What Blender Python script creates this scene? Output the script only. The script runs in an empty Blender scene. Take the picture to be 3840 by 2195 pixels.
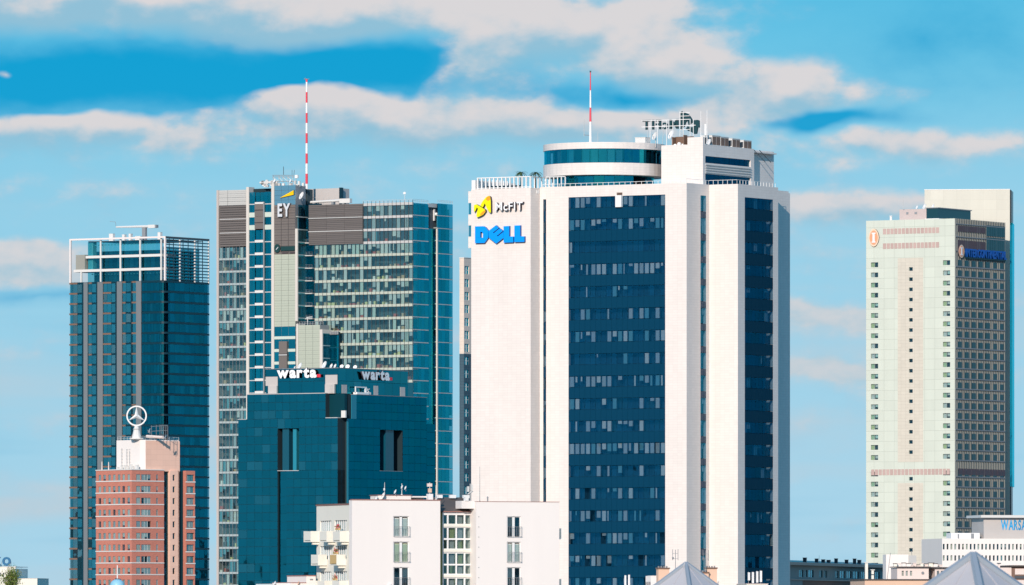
import bpy, bmesh, math, random
from mathutils import Vector, Matrix
RND = random.Random(11)
sc = bpy.context.scene
COL = sc.collection
rad = math.radians

# ------------------------------------------------------------------ camera
F, CX, HY, EYE = 32500.0, 1920.0, 2350.0, 25.0      # focal length, principal column and horizon row of the 3840 px photograph, eye height in m
cam = bpy.data.objects.new('camera', bpy.data.cameras.new('camera')); COL.objects.link(cam)
cam.location = (0, 0, EYE); cam.rotation_euler = (rad(90), 0, 0)
cam.data.sensor_width = 36; cam.data.lens = F/3840*36
cam.data.shift_y = (HY-1097.5)/3840
cam.data.clip_start = 5; cam.data.clip_end = 90000
cam.data.dof.use_dof = True; cam.data.dof.focus_distance = 1600; cam.data.dof.aperture_fstop = 5.0
sc.camera = cam

# ------------------------------------------------------------------ light
SUN_AZ, SUN_EL = rad(-14), rad(23)
sdir = Vector((math.sin(SUN_AZ)*math.cos(SUN_EL), -math.cos(SUN_AZ)*math.cos(SUN_EL), math.sin(SUN_EL)))
sun = bpy.data.objects.new('sun', bpy.data.lights.new('sun', 'SUN')); COL.objects.link(sun)
sun.data.energy = 4.2; sun.data.angle = rad(.5); sun.data.color = (1, .885, .80)
sun.rotation_euler = sdir.to_track_quat('Z', 'Y').to_euler(); sun.location = (0, 0, 400)
sc.view_settings.view_transform = 'Standard'; sc.view_settings.look = 'None'
sc.view_settings.exposure = 0.0; sc.view_settings.gamma = 1; sc.view_settings.use_curve_mapping = False
sc.cycles.use_denoising = True
sc.cycles.max_bounces = 8; sc.cycles.transparent_max_bounces = 12
sc.cycles.sample_clamp_indirect = 4

# ------------------------------------------------------------------ node helpers
class NT:
    def __init__(s, nt): s.t = nt; s.n = nt.nodes; s.l = nt.links
    def new(s, typ, **kw):
        n = s.n.new(typ)
        for k, v in kw.items(): setattr(n, k, v)
        return n
    def put(s, sock, val):
        if isinstance(val, bpy.types.NodeSocket): s.l.new(val, sock)
        elif val is not None: sock.default_value = val
    def math(s, op, a, b=None, c=None, clamp=False):
        n = s.new('ShaderNodeMath', operation=op); n.use_clamp = clamp
        for i, v in enumerate((a, b, c)):
            if v is not None: s.put(n.inputs[i], v)
        return n.outputs[0]
    def vec(s, op, a, b=None, scale=None):
        n = s.new('ShaderNodeVectorMath', operation=op); s.put(n.inputs[0], a)
        if b is not None: s.put(n.inputs[1], b)
        if scale is not None: s.put(n.inputs['Scale'], scale)
        return n.outputs[0]
    def mix(s, f, a, b, bt='MIX'):
        n = s.new('ShaderNodeMix', data_type='RGBA', blend_type=bt)
        s.put(n.inputs['Factor'], f); s.put(n.inputs[6], a); s.put(n.inputs[7], b)
        return n.outputs[2]
    def noise(s, v, scale, detail=2, rough=.5):
        n = s.new('ShaderNodeTexNoise'); s.put(n.inputs['Vector'], v)
        n.inputs['Scale'].default_value = scale; n.inputs['Detail'].default_value = detail; n.inputs['Roughness'].default_value = rough
        return n.outputs[0]
    def sep(s, v): n = s.new('ShaderNodeSeparateXYZ'); s.put(n.inputs[0], v); return n.outputs
    def comb(s, x, y, z):
        n = s.new('ShaderNodeCombineXYZ')
        for i, v in enumerate((x, y, z)): s.put(n.inputs[i], v)
        return n.outputs[0]
    def smooth(s, v, a, b):
        n = s.new('ShaderNodeMapRange', interpolation_type='SMOOTHSTEP'); s.put(n.inputs[0], v)
        n.inputs[1].default_value = a; n.inputs[2].default_value = b
        return n.outputs[0]

# ------------------------------------------------------------------ sky: daylight sky with drifting cumulus banks
world = bpy.data.worlds.new('World'); sc.world = world; world.use_nodes = True
W = NT(world.node_tree); W.n.clear()
out = W.new('ShaderNodeOutputWorld'); bg = W.new('ShaderNodeBackground'); bg.inputs[1].default_value = .1
W.l.new(bg.outputs[0], out.inputs[0])
geo = W.new('ShaderNodeTexCoord').outputs['Generated']
gx, gy, gz = W.sep(geo)
el = W.math('ARCSINE', gz)
ramp = W.smooth(el, rad(2.7), rad(5.4))               # the pale band of haze over the horizon gives way to blue
el2 = W.math('MINIMUM', W.math('ADD', W.math('ADD', W.math('MULTIPLY', W.math('MAXIMUM', el, 0.0), .5), rad(6.6)), W.math('MULTIPLY', ramp, rad(7.5))), rad(88))
az = W.math('ARCTAN2', gx, gy)
sv = W.comb(W.math('MULTIPLY', W.math('SINE', az), W.math('COSINE', el2)), W.math('MULTIPLY', W.math('COSINE', az), W.math('COSINE', el2)), W.math('SINE', el2))
sky = W.new('ShaderNodeTexSky', sky_type='NISHITA'); sky.sun_disc = False
sky.sun_elevation = SUN_EL; sky.sun_rotation = math.atan2(sdir.x, sdir.y)
sky.air_density = 1; sky.dust_density = .3; sky.ozone_density = 3
W.l.new(sv, sky.inputs[0])
sr = W.new('ShaderNodeSeparateColor'); W.l.new(sky.outputs[0], sr.inputs[0])
def chan(i, p, k): return W.math('MINIMUM', W.math('MULTIPLY', W.math('POWER', W.math('MULTIPLY', sr.outputs[i], .1), p), k*10), 9.5)
cc = W.new('ShaderNodeCombineColor')
for i, (p, k) in enumerate(((2.6, 3.6), (.62, .85), (.3, .86))): W.l.new(chan(i, p, k), cc.inputs[i])
base_sky = cc.outputs[0]
uv = W.comb(W.math('MULTIPLY', az, F/1000), W.math('MULTIPLY', el, F/1000), 0.0)      # 1 unit = 1000 photo px of angle
# cloud banks (centre x, y, radius x, y, weight), pixels of arc
BANKS = [(350, 10, 1150, 175, 2.3), (1250, 60, 560, 150, 1.7), (900, 170, 420, 75, .8),
         (1800, 190, 260, 190, 1.7), (2180, 140, 430, 150, 1.7), (2560, 270, 330, 115, 1.6), (3010, 360, 260, 120, 2.0), (2800, 370, 460, 80, .8),
         (2350, 350, 520, 75, -1.6), (3130, 458, 260, 42, -2.6),
         (400, 305, 1300, 190, -2.6), (1420, 235, 620, 120, -2.0), (3560, 150, 600, 330, -.8),
         (0, 290, 300, 50, 1.15), (1100, 385, 330, 110, 1.9), (400, 500, 760, 95, 1.6), (1560, 440, 620, 150, 1.3), (2150, 480, 760, 100, 1.3),
         (3450, 570, 420, 85, 1.3), (3120, 785, 420, 80, 1.4),
         (60, 985, 260, 60, 1.6), (200, 1060, 380, 60, 1.3), (170, 1125, 420, 45, -.8), (3100, 1190, 420, 62, 1.3), (3100, 1390, 420, 55, 1.2)]
d3 = W.vec('MULTIPLY', geo, (F/1000, F/1000, F/1000*1.7))
warp = W.new('ShaderNodeTexNoise'); W.put(warp.inputs['Vector'], d3); warp.inputs['Scale'].default_value = 2.1; warp.inputs['Detail'].default_value = 3; warp.inputs['Roughness'].default_value = .5
uvw = W.vec('ADD', uv, W.vec('MULTIPLY', W.vec('SUBTRACT', warp.outputs['Color'], (.5, .5, .5)), (.60, .19, 0)))
tot = up = gap = None
for i, (cx, cy, rx, ry, wt) in enumerate(BANKS):
    n = W.new('ShaderNodeVectorMath', operation='MULTIPLY_ADD'); W.put(n.inputs[0], uvw); sx, sy = 620/rx, 620/ry
    n.inputs[1].default_value = (sx, sy, 0); n.inputs[2].default_value = (-(cx-CX)/1000*sx, -(HY-cy)/1000*sy, 0)
    g = W.new('ShaderNodeTexGradient', gradient_type='QUADRATIC_SPHERE'); W.put(g.inputs[0], n.outputs[0])
    if wt < 0: gap = W.math('MULTIPLY_ADD', g.outputs['Fac'], -wt, 0.0 if gap is None else gap); wt *= .55
    tot = W.math('MULTIPLY_ADD', g.outputs['Fac'], wt*1.7, 0.0 if tot is None else tot)
    if wt > 1.2 and i < 20:
        h = W.math('MULTIPLY', g.outputs['Fac'], W.sep(n.outputs[0])[1]); up = W.math('MULTIPLY_ADD', h, wt*2.7, 0.0 if up is None else up)
n1 = W.noise(d3, 3.9, 6, .56); n1b = W.noise(W.vec('ADD', d3, (-.03, 0, .09)), 3.9, 3, .5)
n0 = W.noise(W.vec('MULTIPLY', geo, (11, 11, 120)), 1.0, 3, .55)                      # thin level streaks low over the city
calm = W.smooth(el, rad(14), rad(5))
dA = W.math('ADD', tot, W.math('MULTIPLY', W.math('ADD', W.math('MULTIPLY', W.math('SUBTRACT', n1, .5), 1.15), W.math('MULTIPLY', W.math('SUBTRACT', n0, .47), 1.1)), W.math('MULTIPLY_ADD', calm, .75, .25)))
lit = W.smooth(W.math('ADD', W.math('MULTIPLY', up, .9), W.math('MULTIPLY', W.math('SUBTRACT', n1, n1b), 2.4)), -.75, .55)
hi = W.math('MULTIPLY_ADD', lit, -1.35, 2.2)             # crisp sunlit crests, bases that dissolve
cov = W.math('MULTIPLY', W.smooth(W.math('DIVIDE', W.math('ADD', dA, .15), hi), 0.0, 1.0), .96)
low = W.smooth(el, rad(3.6), rad(.5))
shade = W.mix(low, (2.9, 5.3, 6.8, 1), (4.2, 6.0, 6.9, 1))
ccol = W.mix(lit, shade, W.mix(low, (7.2, 6.85, 6.9, 1), (5.6, 6.2, 6.7, 1)))
deep = W.smooth(W.math('MULTIPLY_ADD', n1, 1.0, W.math('SUBTRACT', gap, .5)), -.10, 1.6)                         # clear gaps between the banks are a deeper blue
skyc = W.mix(W.math('MULTIPLY', deep, .95), base_sky, (.0, 3.45, 6.5, 1))
skyc = W.mix(W.math('MULTIPLY', W.math('MULTIPLY', W.smooth(n0, .46, .68), low), .55), skyc, (5.4, 6.1, 6.7, 1))
skyc = W.mix(W.math('MULTIPLY', W.math('MULTIPLY', W.smooth(n0, .46, .30), low), .55), skyc, (2.0, 5.3, 7.4, 1))
W.l.new(W.mix(cov, skyc, ccol), bg.inputs[0])

# ------------------------------------------------------------------ materials
MATS = {}
def M(name, col, rough=.6, metal=0., spec=.4, var=0., vscale=.4, streak=False):
    if name in MATS: return MATS[name]
    m = bpy.data.materials.new(name); m.use_nodes = True; N = NT(m.node_tree); p = N.n['Principled BSDF']
    p.inputs['Roughness'].default_value = rough; p.inputs['Metallic'].default_value = metal; p.inputs['Specular IOR Level'].default_value = spec
    c = (*col, 1); p.inputs['Base Color'].default_value = c
    if var:
        tc = N.new('ShaderNodeTexCoord').outputs['Object']
        if streak: tc = N.vec('MULTIPLY', tc, (1, 1, .12))
        n = N.noise(tc, vscale, 4, .6)
        f = N.math('ADD', N.math('MULTIPLY', N.math('SUBTRACT', n, .5), 2*var), 1.0)
        oi = N.new('ShaderNodeObjectInfo').outputs['Random']
        f = N.math('MULTIPLY', f, N.math('ADD', N.math('MULTIPLY', oi, var), 1-var/2))
        cmb = N.vec('SCALE', col, scale=f); N.l.new(cmb, p.inputs['Base Color'])
    MATS[name] = m; return m
def tiles(name, col, joint, w, h, mortar=.012, var=.05, rough=.55):
    m = bpy.data.materials.new(name); m.use_nodes = True; N = NT(m.node_tree); p = N.n['Principled BSDF']
    x, y, z = N.sep(N.new('ShaderNodeTexCoord').outputs['Object'])
    v = N.comb(N.math('ADD', x, y), z, 0.0)
    b = N.new('ShaderNodeTexBrick'); b.offset = 0; b.squash = 1; N.l.new(v, b.inputs['Vector'])
    b.inputs['Scale'].default_value = 1; b.inputs['Brick Width'].default_value = w; b.inputs['Row Height'].default_value = h; b.inputs['Mortar Size'].default_value = mortar; b.inputs['Mortar Smooth'].default_value = .3
    b.inputs['Color1'].default_value = (*[c*(1+var) for c in col], 1); b.inputs['Color2'].default_value = (*[c*(1-var) for c in col], 1); b.inputs['Mortar'].default_value = (*joint, 1); b.inputs['Bias'].default_value = 0
    n = N.noise(N.vec('MULTIPLY', N.new('ShaderNodeTexCoord').outputs['Object'], (1, 1, .15)), .35, 5, .6)
    c = N.vec('SCALE', b.outputs[0], scale=N.math('ADD', N.math('MULTIPLY', n, .16), .92))
    N.l.new(c, p.inputs['Base Color']); p.inputs['Roughness'].default_value = rough; p.inputs['Specular IOR Level'].default_value = .35
    MATS[name] = m; return m
def G(name, tint, refl, fac, tilt=.012, rough=.02, var=.35):
    m = bpy.data.materials.new(name); m.use_nodes = True; N = NT(m.node_tree); N.n.clear()
    o = N.new('ShaderNodeOutputMaterial'); mx = N.new('ShaderNodeMixShader'); tr = N.new('ShaderNodeBsdfTransparent'); gl = N.new('ShaderNodeBsdfGlossy')
    gi = N.new('ShaderNodeNewGeometry'); oi = N.new('ShaderNodeObjectInfo')
    r = N.math('FRACT', N.math('ADD', N.math('MULTIPLY', oi.outputs['Random'], 7.31), gi.outputs['Random Per Island']))
    wn = N.new('ShaderNodeTexWhiteNoise', noise_dimensions='1D'); N.l.new(r, wn.inputs['W'])
    wob = N.new('ShaderNodeTexNoise'); N.l.new(gi.outputs['Position'], wob.inputs['Vector']); wob.inputs['Scale'].default_value = .45; wob.inputs['Detail'].default_value = 1
    dn = N.vec('ADD', N.vec('SCALE', N.vec('SUBTRACT', wn.outputs['Color'], (.5, .5, .5)), scale=tilt*2), N.vec('SCALE', N.vec('SUBTRACT', wob.outputs['Color'], (.5, .5, .5)), scale=tilt*1.5))
    N.l.new(N.vec('NORMALIZE', N.vec('ADD', gi.outputs['Normal'], dn)), gl.inputs['Normal'])
    fr = N.new('ShaderNodeLayerWeight'); fr.inputs[0].default_value = .5      # Schlick reflectance, alike for both faces of the pane
    ff = N.math('ADD', N.math('MULTIPLY', N.math('POWER', fr.outputs['Facing'], 5.0), 1-fac), fac)
    N.l.new(N.math('MULTIPLY', ff, N.math('ADD', N.math('MULTIPLY', wn.outputs['Value'], var), 1-var/2), clamp=True), mx.inputs[0])
    tr.inputs[0].default_value = (*[c**.5 for c in tint], 1); gl.inputs['Color'].default_value = (*refl, 1); gl.inputs['Roughness'].default_value = rough
    N.l.new(tr.outputs[0], mx.inputs[1]); N.l.new(gl.outputs[0], mx.inputs[2]); N.l.new(mx.outputs[0], o.inputs[0])
    MATS[name] = m; return m

stone = tiles('pale_stone', (.77, .70, .645), (.64, .575, .525), .85, .42, .014, .025)
cream_panel = tiles('cream_panel', (.60, .635, .545), (.42, .45, .38), 3.6, 3.19, .05, .03)
beige_panel = tiles('beige_panel', (.62, .57, .475), (.46, .42, .35), 1.6, 1.06, .03, .03)
back_panel = tiles('sand_panel', (.60, .575, .485), (.50, .48, .40), 4.2, 3.2, .03, .03)
brick = tiles('red_brick', (.56, .205, .145), (.46, .19, .14), .5, .16, .012, .10, .8)
salmon = tiles('salmon_panel', (.86, .55, .42), (.70, .44, .34), 2.2, 1.5, .03, .02)
louvre = tiles('grey_brown_louvre', (.17, .145, .13), (.06, .05, .05), 1.3, .62, .05, .10, .35)
metal_panel = tiles('silver_panel', (.50, .49, .46), (.30, .30, .28), 2.5, .95, .03, .05, .3)
green_panel = tiles('pale_green_panel', (.44, .47, .38), (.30, .33, .27), 2.3, .97, .03, .06, .35)
plaster = M('white_plaster', (.84, .775, .72), .8, var=.05, vscale=.25, streak=True)
cream = M('cream_plaster', (.80, .76, .66), .8, var=.06, vscale=.5, streak=True)
white = M('white_paint', (.82, .80, .77), .5, var=.03)
offwhite = M('offwhite_metal', (.70, .68, .64), .45, var=.06)
lgrey = M('light_grey_metal', (.52, .51, .49), .4, var=.06)
mgrey = M('mid_grey_metal', (.25, .26, .27), .45, var=.06)
dgrey = M('dark_grey_metal', (.07, .08, .09), .5)
brown = M('bronze_panel', (.19, .115, .08), .45, var=.12)
teal_dark = M('dark_teal_panel', (.004, .032, .05), .3)
room = M('dim_interior', (.012, .03, .038), .9)
room_navy = M('navy_interior', (.003, .042, .08), .9)
room2 = M('office_interior', (.06, .09, .095), .9, var=.3, vscale=.3)
slabm = M('floor_slab', (.30, .33, .30), .8)
blinds = [M('blind_pale', (.62, .63, .60), .8), M('blind_grey', (.42, .46, .47), .8), M('blind_cream', (.66, .62, .52), .8), M('blind_teal', (.13, .34, .40), .8)]
desk = [M('desk_wood', (.55, .38, .22), .6), M('desk_white', (.8, .8, .75), .5), M('desk_dark', (.02, .03, .03), .5), M('box_yellow', (.75, .68, .3), .6), M('box_red', (.55, .12, .08), .6)]
red = M('signal_red', (.72, .035, .06), .45); redpaint = M('mast_red', (.75, .06, .09), .5); mastwhite = M('mast_white', (.85, .83, .80), .5)
logo_blue = M('bright_blue', (.0, .30, .95), .4, spec=.3); logo_yellow = M('acid_yellow', (.80, .78, .0), .35); logo_orange = M('warm_orange', (.90, .35, .02), .35); sign_yellow = M('amber_yellow', (.90, .55, .0), .4)
letter_white = M('letter_white', (.86, .86, .86), .4); letter_grey = M('letter_silver', (.62, .64, .66), .35); letter_side = M('letter_edge', (.06, .04, .05), .6)
navy_letter = M('navy_letter', (.0, .07, .22), .45); blue_letter = M('teal_blue_letter', (.0, .12, .26), .4)
orange_plate = M('salmon_orange', (.85, .36, .20), .5); roofing = M('dark_roofing', (.11, .09, .08), .85, var=.2, vscale=.6)
zinc = M('grey_zinc', (.46, .44, .45), .55, .0, var=.10, vscale=.5); zinc2 = M('zinc_ridge', (.30, .34, .38), .4, .2)
peach = M('peach_plaster', (.74, .50, .36), .85, var=.06, vscale=.4, streak=True); pinkish = M('pale_pink_plaster', (.76, .64, .58), .85, var=.06, streak=True)
shadegreen = M('shade_green_plaster', (.22, .26, .25), .85, var=.1); brownbrick = M('brown_plaster', (.20, .12, .09), .9, var=.15)
leaf = M('leaf_green', (.13, .19, .035), .7, var=.4, vscale=3); leaf2 = M('leaf_palm', (.05, .09, .03), .7, var=.3); bark = M('bark', (.10, .075, .05), .9, var=.2)
ochre = M('ochre_panel', (.62, .42, .18), .8); flower = M('flower_red', (.55, .03, .06), .7); curtain_m = [M('curtain_white', (.75, .72, .68), .9), M('curtain_rose', (.5, .33, .30), .9), M('curtain_grey', (.35, .36, .36), .9), M('curtain_sand', (.62, .52, .38), .9)]
dome_blue = M('pale_blue_dome', (.28, .55, .68), .4, var=.1); louvre_pink = M('dusty_pink_louvre', (.50, .36, .32), .7, var=.12)
rib = M('grey_green_rib', (.25, .255, .23), .7, var=.12, vscale=.1); ribback = M('dark_rib_back', (.10, .11, .10), .8)
asphalt = M('city_ground', (.10, .10, .095), .95, var=.3, vscale=.01)
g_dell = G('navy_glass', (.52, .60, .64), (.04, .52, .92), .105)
g_dell_r = G('dimmed_navy_glass', (.40, .52, .58), (.01, .34, .62), .085, var=.2)  # flank copy of the navy glass, its sky reflection darkened in the colour
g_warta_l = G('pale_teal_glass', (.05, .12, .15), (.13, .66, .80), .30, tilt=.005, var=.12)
g_spand_r = M('dimmed_navy_spandrel', (.001, .030, .062), .5, spec=.08)  # spandrel copy darkened against grazing sun and sky sheen on the flank
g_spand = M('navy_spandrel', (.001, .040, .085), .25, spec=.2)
g_tower = G('teal_glass', (.22, .40, .44), (.22, .78, .90), .30)
g_office = G('clear_office_glass', (.70, .80, .77), (.50, .85, .95), .10)
g_blue = G('blue_glass', (.16, .36, .42), (.03, .74, .92), .25)
g_warta = G('deep_teal_glass', (.03, .10, .13), (.05, .66, .84), .25, tilt=.005, var=.12)
g_dark = G('dark_window_glass', (.30, .36, .38), (.30, .75, .95), .08)
g_clear = G('window_glass', (.70, .78, .76), (.5, .8, .95), .07)

# ------------------------------------------------------------------ mesh helpers
class MB:
    def __init__(s): s.v = []; s.f = []; s.m = []; s.mats = []
    def mi(s, mat):
        if mat not in s.mats: s.mats.append(mat)
        return s.mats.index(mat)
    def add(s, vs, fs, mat):
        o = len(s.v); k = s.mi(mat); s.v += vs
        for f in fs: s.f.append([i+o for i in f]); s.m.append(k)
    def box(s, b, mat):
        x0, x1, y0, y1, z0, z1 = b
        s.add([(x0, y0, z0), (x1, y0, z0), (x1, y1, z0), (x0, y1, z0), (x0, y0, z1), (x1, y0, z1), (x1, y1, z1), (x0, y1, z1)],
              [(3, 2, 1, 0), (4, 5, 6, 7), (0, 1, 5, 4), (1, 2, 6, 5), (2, 3, 7, 6), (3, 0, 4, 7)], mat)
    def prism(s, poly, z0, z1, mat):
        n = len(poly)
        a = sum(poly[i][0]*poly[(i+1) % n][1]-poly[(i+1) % n][0]*poly[i][1] for i in range(n))
        if a < 0: poly = poly[::-1]
        s.add([(x, y, z0) for x, y in poly]+[(x, y, z1) for x, y in poly],
              [list(range(n))[::-1], list(range(n, 2*n))]+[(i, (i+1) % n, (i+1) % n+n, i+n) for i in range(n)], mat)
    def bar(s, p, q, r, mat, n=6, r2=None):
        p, q = Vector(p), Vector(q); d = (q-p).normalized(); a = d.orthogonal().normalized(); b = d.cross(a); r2 = r if r2 is None else r2
        vs = [tuple(p+(a*math.cos(t)+b*math.sin(t))*r) for t in (2*math.pi*i/n for i in range(n))]+[tuple(q+(a*math.cos(t)+b*math.sin(t))*r2) for t in (2*math.pi*i/n for i in range(n))]
        s.add(vs, [list(range(n))[::-1], list(range(n, 2*n))]+[(i, (i+1) % n, (i+1) % n+n, i+n) for i in range(n)], mat)
    def lathe(s, prof, c, mat, n=24, a0=0, a1=2*math.pi):          # prof: (radius, z)
        closed = abs(a1-a0-2*math.pi) < 1e-6; k = n if closed else n+1
        vs = [(c[0]+r*math.cos(a0+(a1-a0)*i/n), c[1]+r*math.sin(a0+(a1-a0)*i/n), c[2]+z) for r, z in prof for i in range(k)]
        fs = [(j*k+i, j*k+(i+1) % k, (j+1)*k+(i+1) % k, (j+1)*k+i) for j in range(len(prof)-1) for i in range(n)]
        s.add(vs, fs, mat)
    def build(s, name, parent=None, smooth=False):
        me = bpy.data.meshes.new(name); me.from_pydata(s.v, [], s.f)
        for m in s.mats: me.materials.append(m)
        me.polygons.foreach_set('material_index', s.m)
        if smooth: me.polygons.foreach_set('use_smooth', [True]*len(s.f))
        me.update(); o = bpy.data.objects.new(name, me); COL.objects.link(o); o.parent = parent
        return o
UNIT = {}
def piece(name, parent, b, mat, rz=0.):
    if mat.name not in UNIT:
        mb = MB(); mb.box((-.5, .5, -.5, .5, -.5, .5), mat); o = mb.build('unit'); UNIT[mat.name] = o.data; bpy.data.objects.remove(o); UNIT[mat.name].name = 'block_'+mat.name
    o = bpy.data.objects.new(name, UNIT[mat.name]); COL.objects.link(o); o.parent = parent
    o.location = ((b[0]+b[1])/2, (b[2]+b[3])/2, (b[4]+b[5])/2); o.scale = (max(b[1]-b[0], .001), max(b[3]-b[2], .001), max(b[5]-b[4], .001)); o.rotation_euler.z = rz
    return o
def pieces(name, rest, parent, items, cap=300):
    items = sorted(items, key=lambda i: -(i[0][5]-i[0][4])*max(i[0][1]-i[0][0], i[0][3]-i[0][2]))
    for b, mat in items[:cap]: piece(name, parent, b, mat)
    if items[cap:]:
        mb = MB()
        for b, mat in items[cap:]: mb.box(b, mat)
        o = mb.build(rest, parent); o['kind'] = 'stuff'
def one(name, parent, boxes, mat, kind=None):
    mb = MB()
    for b in boxes: mb.box(b, mat)
    o = mb.build(name, parent)
    if kind: o['kind'] = kind
    return o
def tag(o, label, cat, group=None):
    o['label'] = label; o['category'] = cat
    if group: o['group'] = group
    return o
def thing(name, label, cat, loc=(0, 0, 0), rz=0., group=None):
    o = bpy.data.objects.new(name, None); COL.objects.link(o); o.location = loc; o.rotation_euler = (0, 0, rz); o.empty_display_size = 1
    return tag(o, label, cat, group)
class Site:
    """A plot whose near corner lies under photo column px, at distance d; faces turned by a degrees."""
    def __init__(s, px, d, a): s.a = rad(a); s.c, s.s = math.cos(s.a), math.sin(s.a); s.Y = d; s.X = (px-CX)/F*d
    def x(s, px, y=0.): t = (px-CX)/F; return (t*(s.Y+s.c*y)-s.X-s.s*y)/(s.c+s.s*t)
    def y(s, px, x=0.): t = (px-CX)/F; return (t*(s.Y-s.s*x)-s.X-s.c*x)/(s.s-t*s.c)
    def z(s, py, x=0., y=0.): return EYE+(HY-py)/F*(s.Y-s.s*x+s.c*y)
    def w(s, x, y, z=0.): return Vector((s.X+s.c*x+s.s*y, s.Y-s.s*x+s.c*y, z))
    def root(s, name, label, cat, group=None): return thing(name, label, cat, (s.X, s.Y, 0), -s.a, group)
    def at(s, name, label, cat, x, y, z, group=None): return thing(name, label, cat, s.w(x, y, z), -s.a, group)
class Face:
    """A vertical wall of a site: 'F' looks along -y at depth off, 'R' looks along +x at offset off. u runs along the wall."""
    def __init__(s, S, k, off=0.): s.S, s.k, s.o = S, k, off
    def u(s, px): return s.S.x(px, s.o) if s.k == 'F' else s.S.y(px, s.o)
    def z(s, py, px): u = s.u(px); return s.S.z(py, u, s.o) if s.k == 'F' else s.S.z(py, s.o, u)
    def b(s, u0, u1, z0, z1, d0, d1):
        u0, u1 = sorted((u0, u1)); z0, z1 = sorted((z0, z1)); d0, d1 = sorted((d0, d1))
        return (u0, u1, s.o-d1, s.o-d0, z0, z1) if s.k == 'F' else (s.o+d0, s.o+d1, u0, u1, z0, z1)
    def p(s, px0, px1, py0, py1, d0, d1):
        """box from photo pixels on this wall; rows are read at the first column"""
        return s.b(s.u(px0), s.u(px1), s.z(py1, px0), s.z(py0, px0), d0, d1)
    def pt(s, u, z, d=0.): return (u, s.o-d, z) if s.k == 'F' else (s.o+d, u, z)
    def rz(s): return 0. if s.k == 'F' else rad(90)
def wall_with_openings(face, u0, u1, z0, z1, cols, d0):
    """boxes of a wall with real openings; cols: (ua, ub, [(za, zb), ...])"""
    out = []; cols = sorted(cols); cur = u0
    for ua, ub, rows in cols:
        if ua > cur+1e-4: out.append(face.b(cur, ua, z0, z1, d0, 0))
        zc = z0
        for za, zb in sorted(rows):
            if za > zc+1e-4: out.append(face.b(ua, ub, zc, za, d0, 0))
            zc = zb
        if zc < z1-1e-4: out.append(face.b(ua, ub, zc, z1, d0, 0))
        cur = ub
    if cur < u1-1e-4: out.append(face.b(cur, u1, z0, z1, d0, 0))
    return out
def extrude_poly(mb, face, pts, d0, d1, mat, side=None):
    """pts: (u, z) outline on a wall"""
    n = len(pts); ar = sum(pts[i][0]*pts[(i+1) % n][1]-pts[(i+1) % n][0]*pts[i][1] for i in range(n))
    if ar < 0: pts = pts[::-1]
    A = [face.pt(u, z, d1) for u, z in pts]; B = [face.pt(u, z, d0) for u, z in pts]
    mb.add(A, [list(range(n))], mat)
    mb.add(A+B, [(i, i+n, (i+1) % n+n, (i+1) % n) for i in range(n)], side or mat)
def char_mesh(ch, extr, offset):
    cu = bpy.data.curves.new('glyph', 'FONT'); cu.body = ch; cu.size = 1; cu.extrude = extr; cu.offset = offset; cu.resolution_u = 3
    o = bpy.data.objects.new('glyph', cu); COL.objects.link(o)
    dg = bpy.context.evaluated_depsgraph_get(); dg.update()
    me = bpy.data.meshes.new_from_object(o.evaluated_get(dg)); bpy.data.objects.remove(o); bpy.data.curves.remove(cu)
    return me
def letters(root, text, face, u0, u1, z0, z1, d0, depth, mat, side, offset=.0, gap=.09, flip=False):
    """one mesh per letter, fitted into u0..u1, z0..z1 of a wall"""
    ms = []; cur = 0; lo, hi = 9, -9
    for ch in text:
        me = char_mesh(ch, .5, offset); xs = [v.co.x for v in me.vertices]; ys = [v.co.y for v in me.vertices]
        ms.append((me, cur-min(xs))); cur += max(xs)-min(xs)+gap; lo = min(lo, min(ys)); hi = max(hi, max(ys))
    W_ = cur-gap
    for me, off in ms:
        for v in me.vertices:
            uu = (v.co.x+off)/W_; uu = 1-uu if flip else uu
            v.co = face.pt(u0+(u1-u0)*uu, z0+(z1-z0)*(v.co.y-lo)/(hi-lo), d0+(.5+v.co.z)*depth)
        me.materials.clear(); me.materials.append(mat); me.materials.append(side)
        if flip: me.flip_normals()
        me.update()
        nrm = Vector(face.pt(0, 0, 1))-Vector(face.pt(0, 0, 0))
        for p in me.polygons: p.material_index = 0 if p.normal.dot(nrm) > .9 else 1
        o = bpy.data.objects.new('letter', me); COL.objects.link(o); o.parent = root
def dish(S, x, y, z, r, label, group=None, az=0., pole=.6, mat=None):
    """satellite dish: bowl turned towards the viewer's side, feed arm and mount"""
    t = S.at('satellite_dish', label, 'dish', x, y, z, group); mat = mat or white; rzz = S.a+az
    d = Vector((math.sin(rzz)*-1, -math.cos(rzz), .45)).normalized(); q = d.to_track_quat('Z', 'Y').to_matrix()
    mb = MB(); n = 14; prof = [(0, 0), (.45*r, .05*r), (.8*r, .17*r), (r, .28*r)]; c = Vector((0, 0, pole+r*.6)); vs = []
    for rr, h in prof:
        for i in range(n): vs.append(tuple(c+q @ Vector((rr*math.cos(2*math.pi*i/n), rr*math.sin(2*math.pi*i/n), h))))
    mb.add(vs, [(j*n+i, j*n+(i+1) % n, (j+1)*n+(i+1) % n, (j+1)*n+i) for j in range(3) for i in range(n)], mat); mb.build('bowl', t, True)
    mb = MB(); mb.bar((0, 0, 0), tuple(c), r*.08, lgrey); mb.build('mount', t)
    mb = MB(); tip = c+d*r*.9; mb.bar(tuple(c+q @ Vector((0, -r*.8, .2*r))), tuple(tip), r*.035, lgrey, 4); mb.bar(tuple(tip), tuple(tip-d*r*.15), r*.08, mgrey, 5); mb.build('feed_arm', t)
    return t
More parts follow.
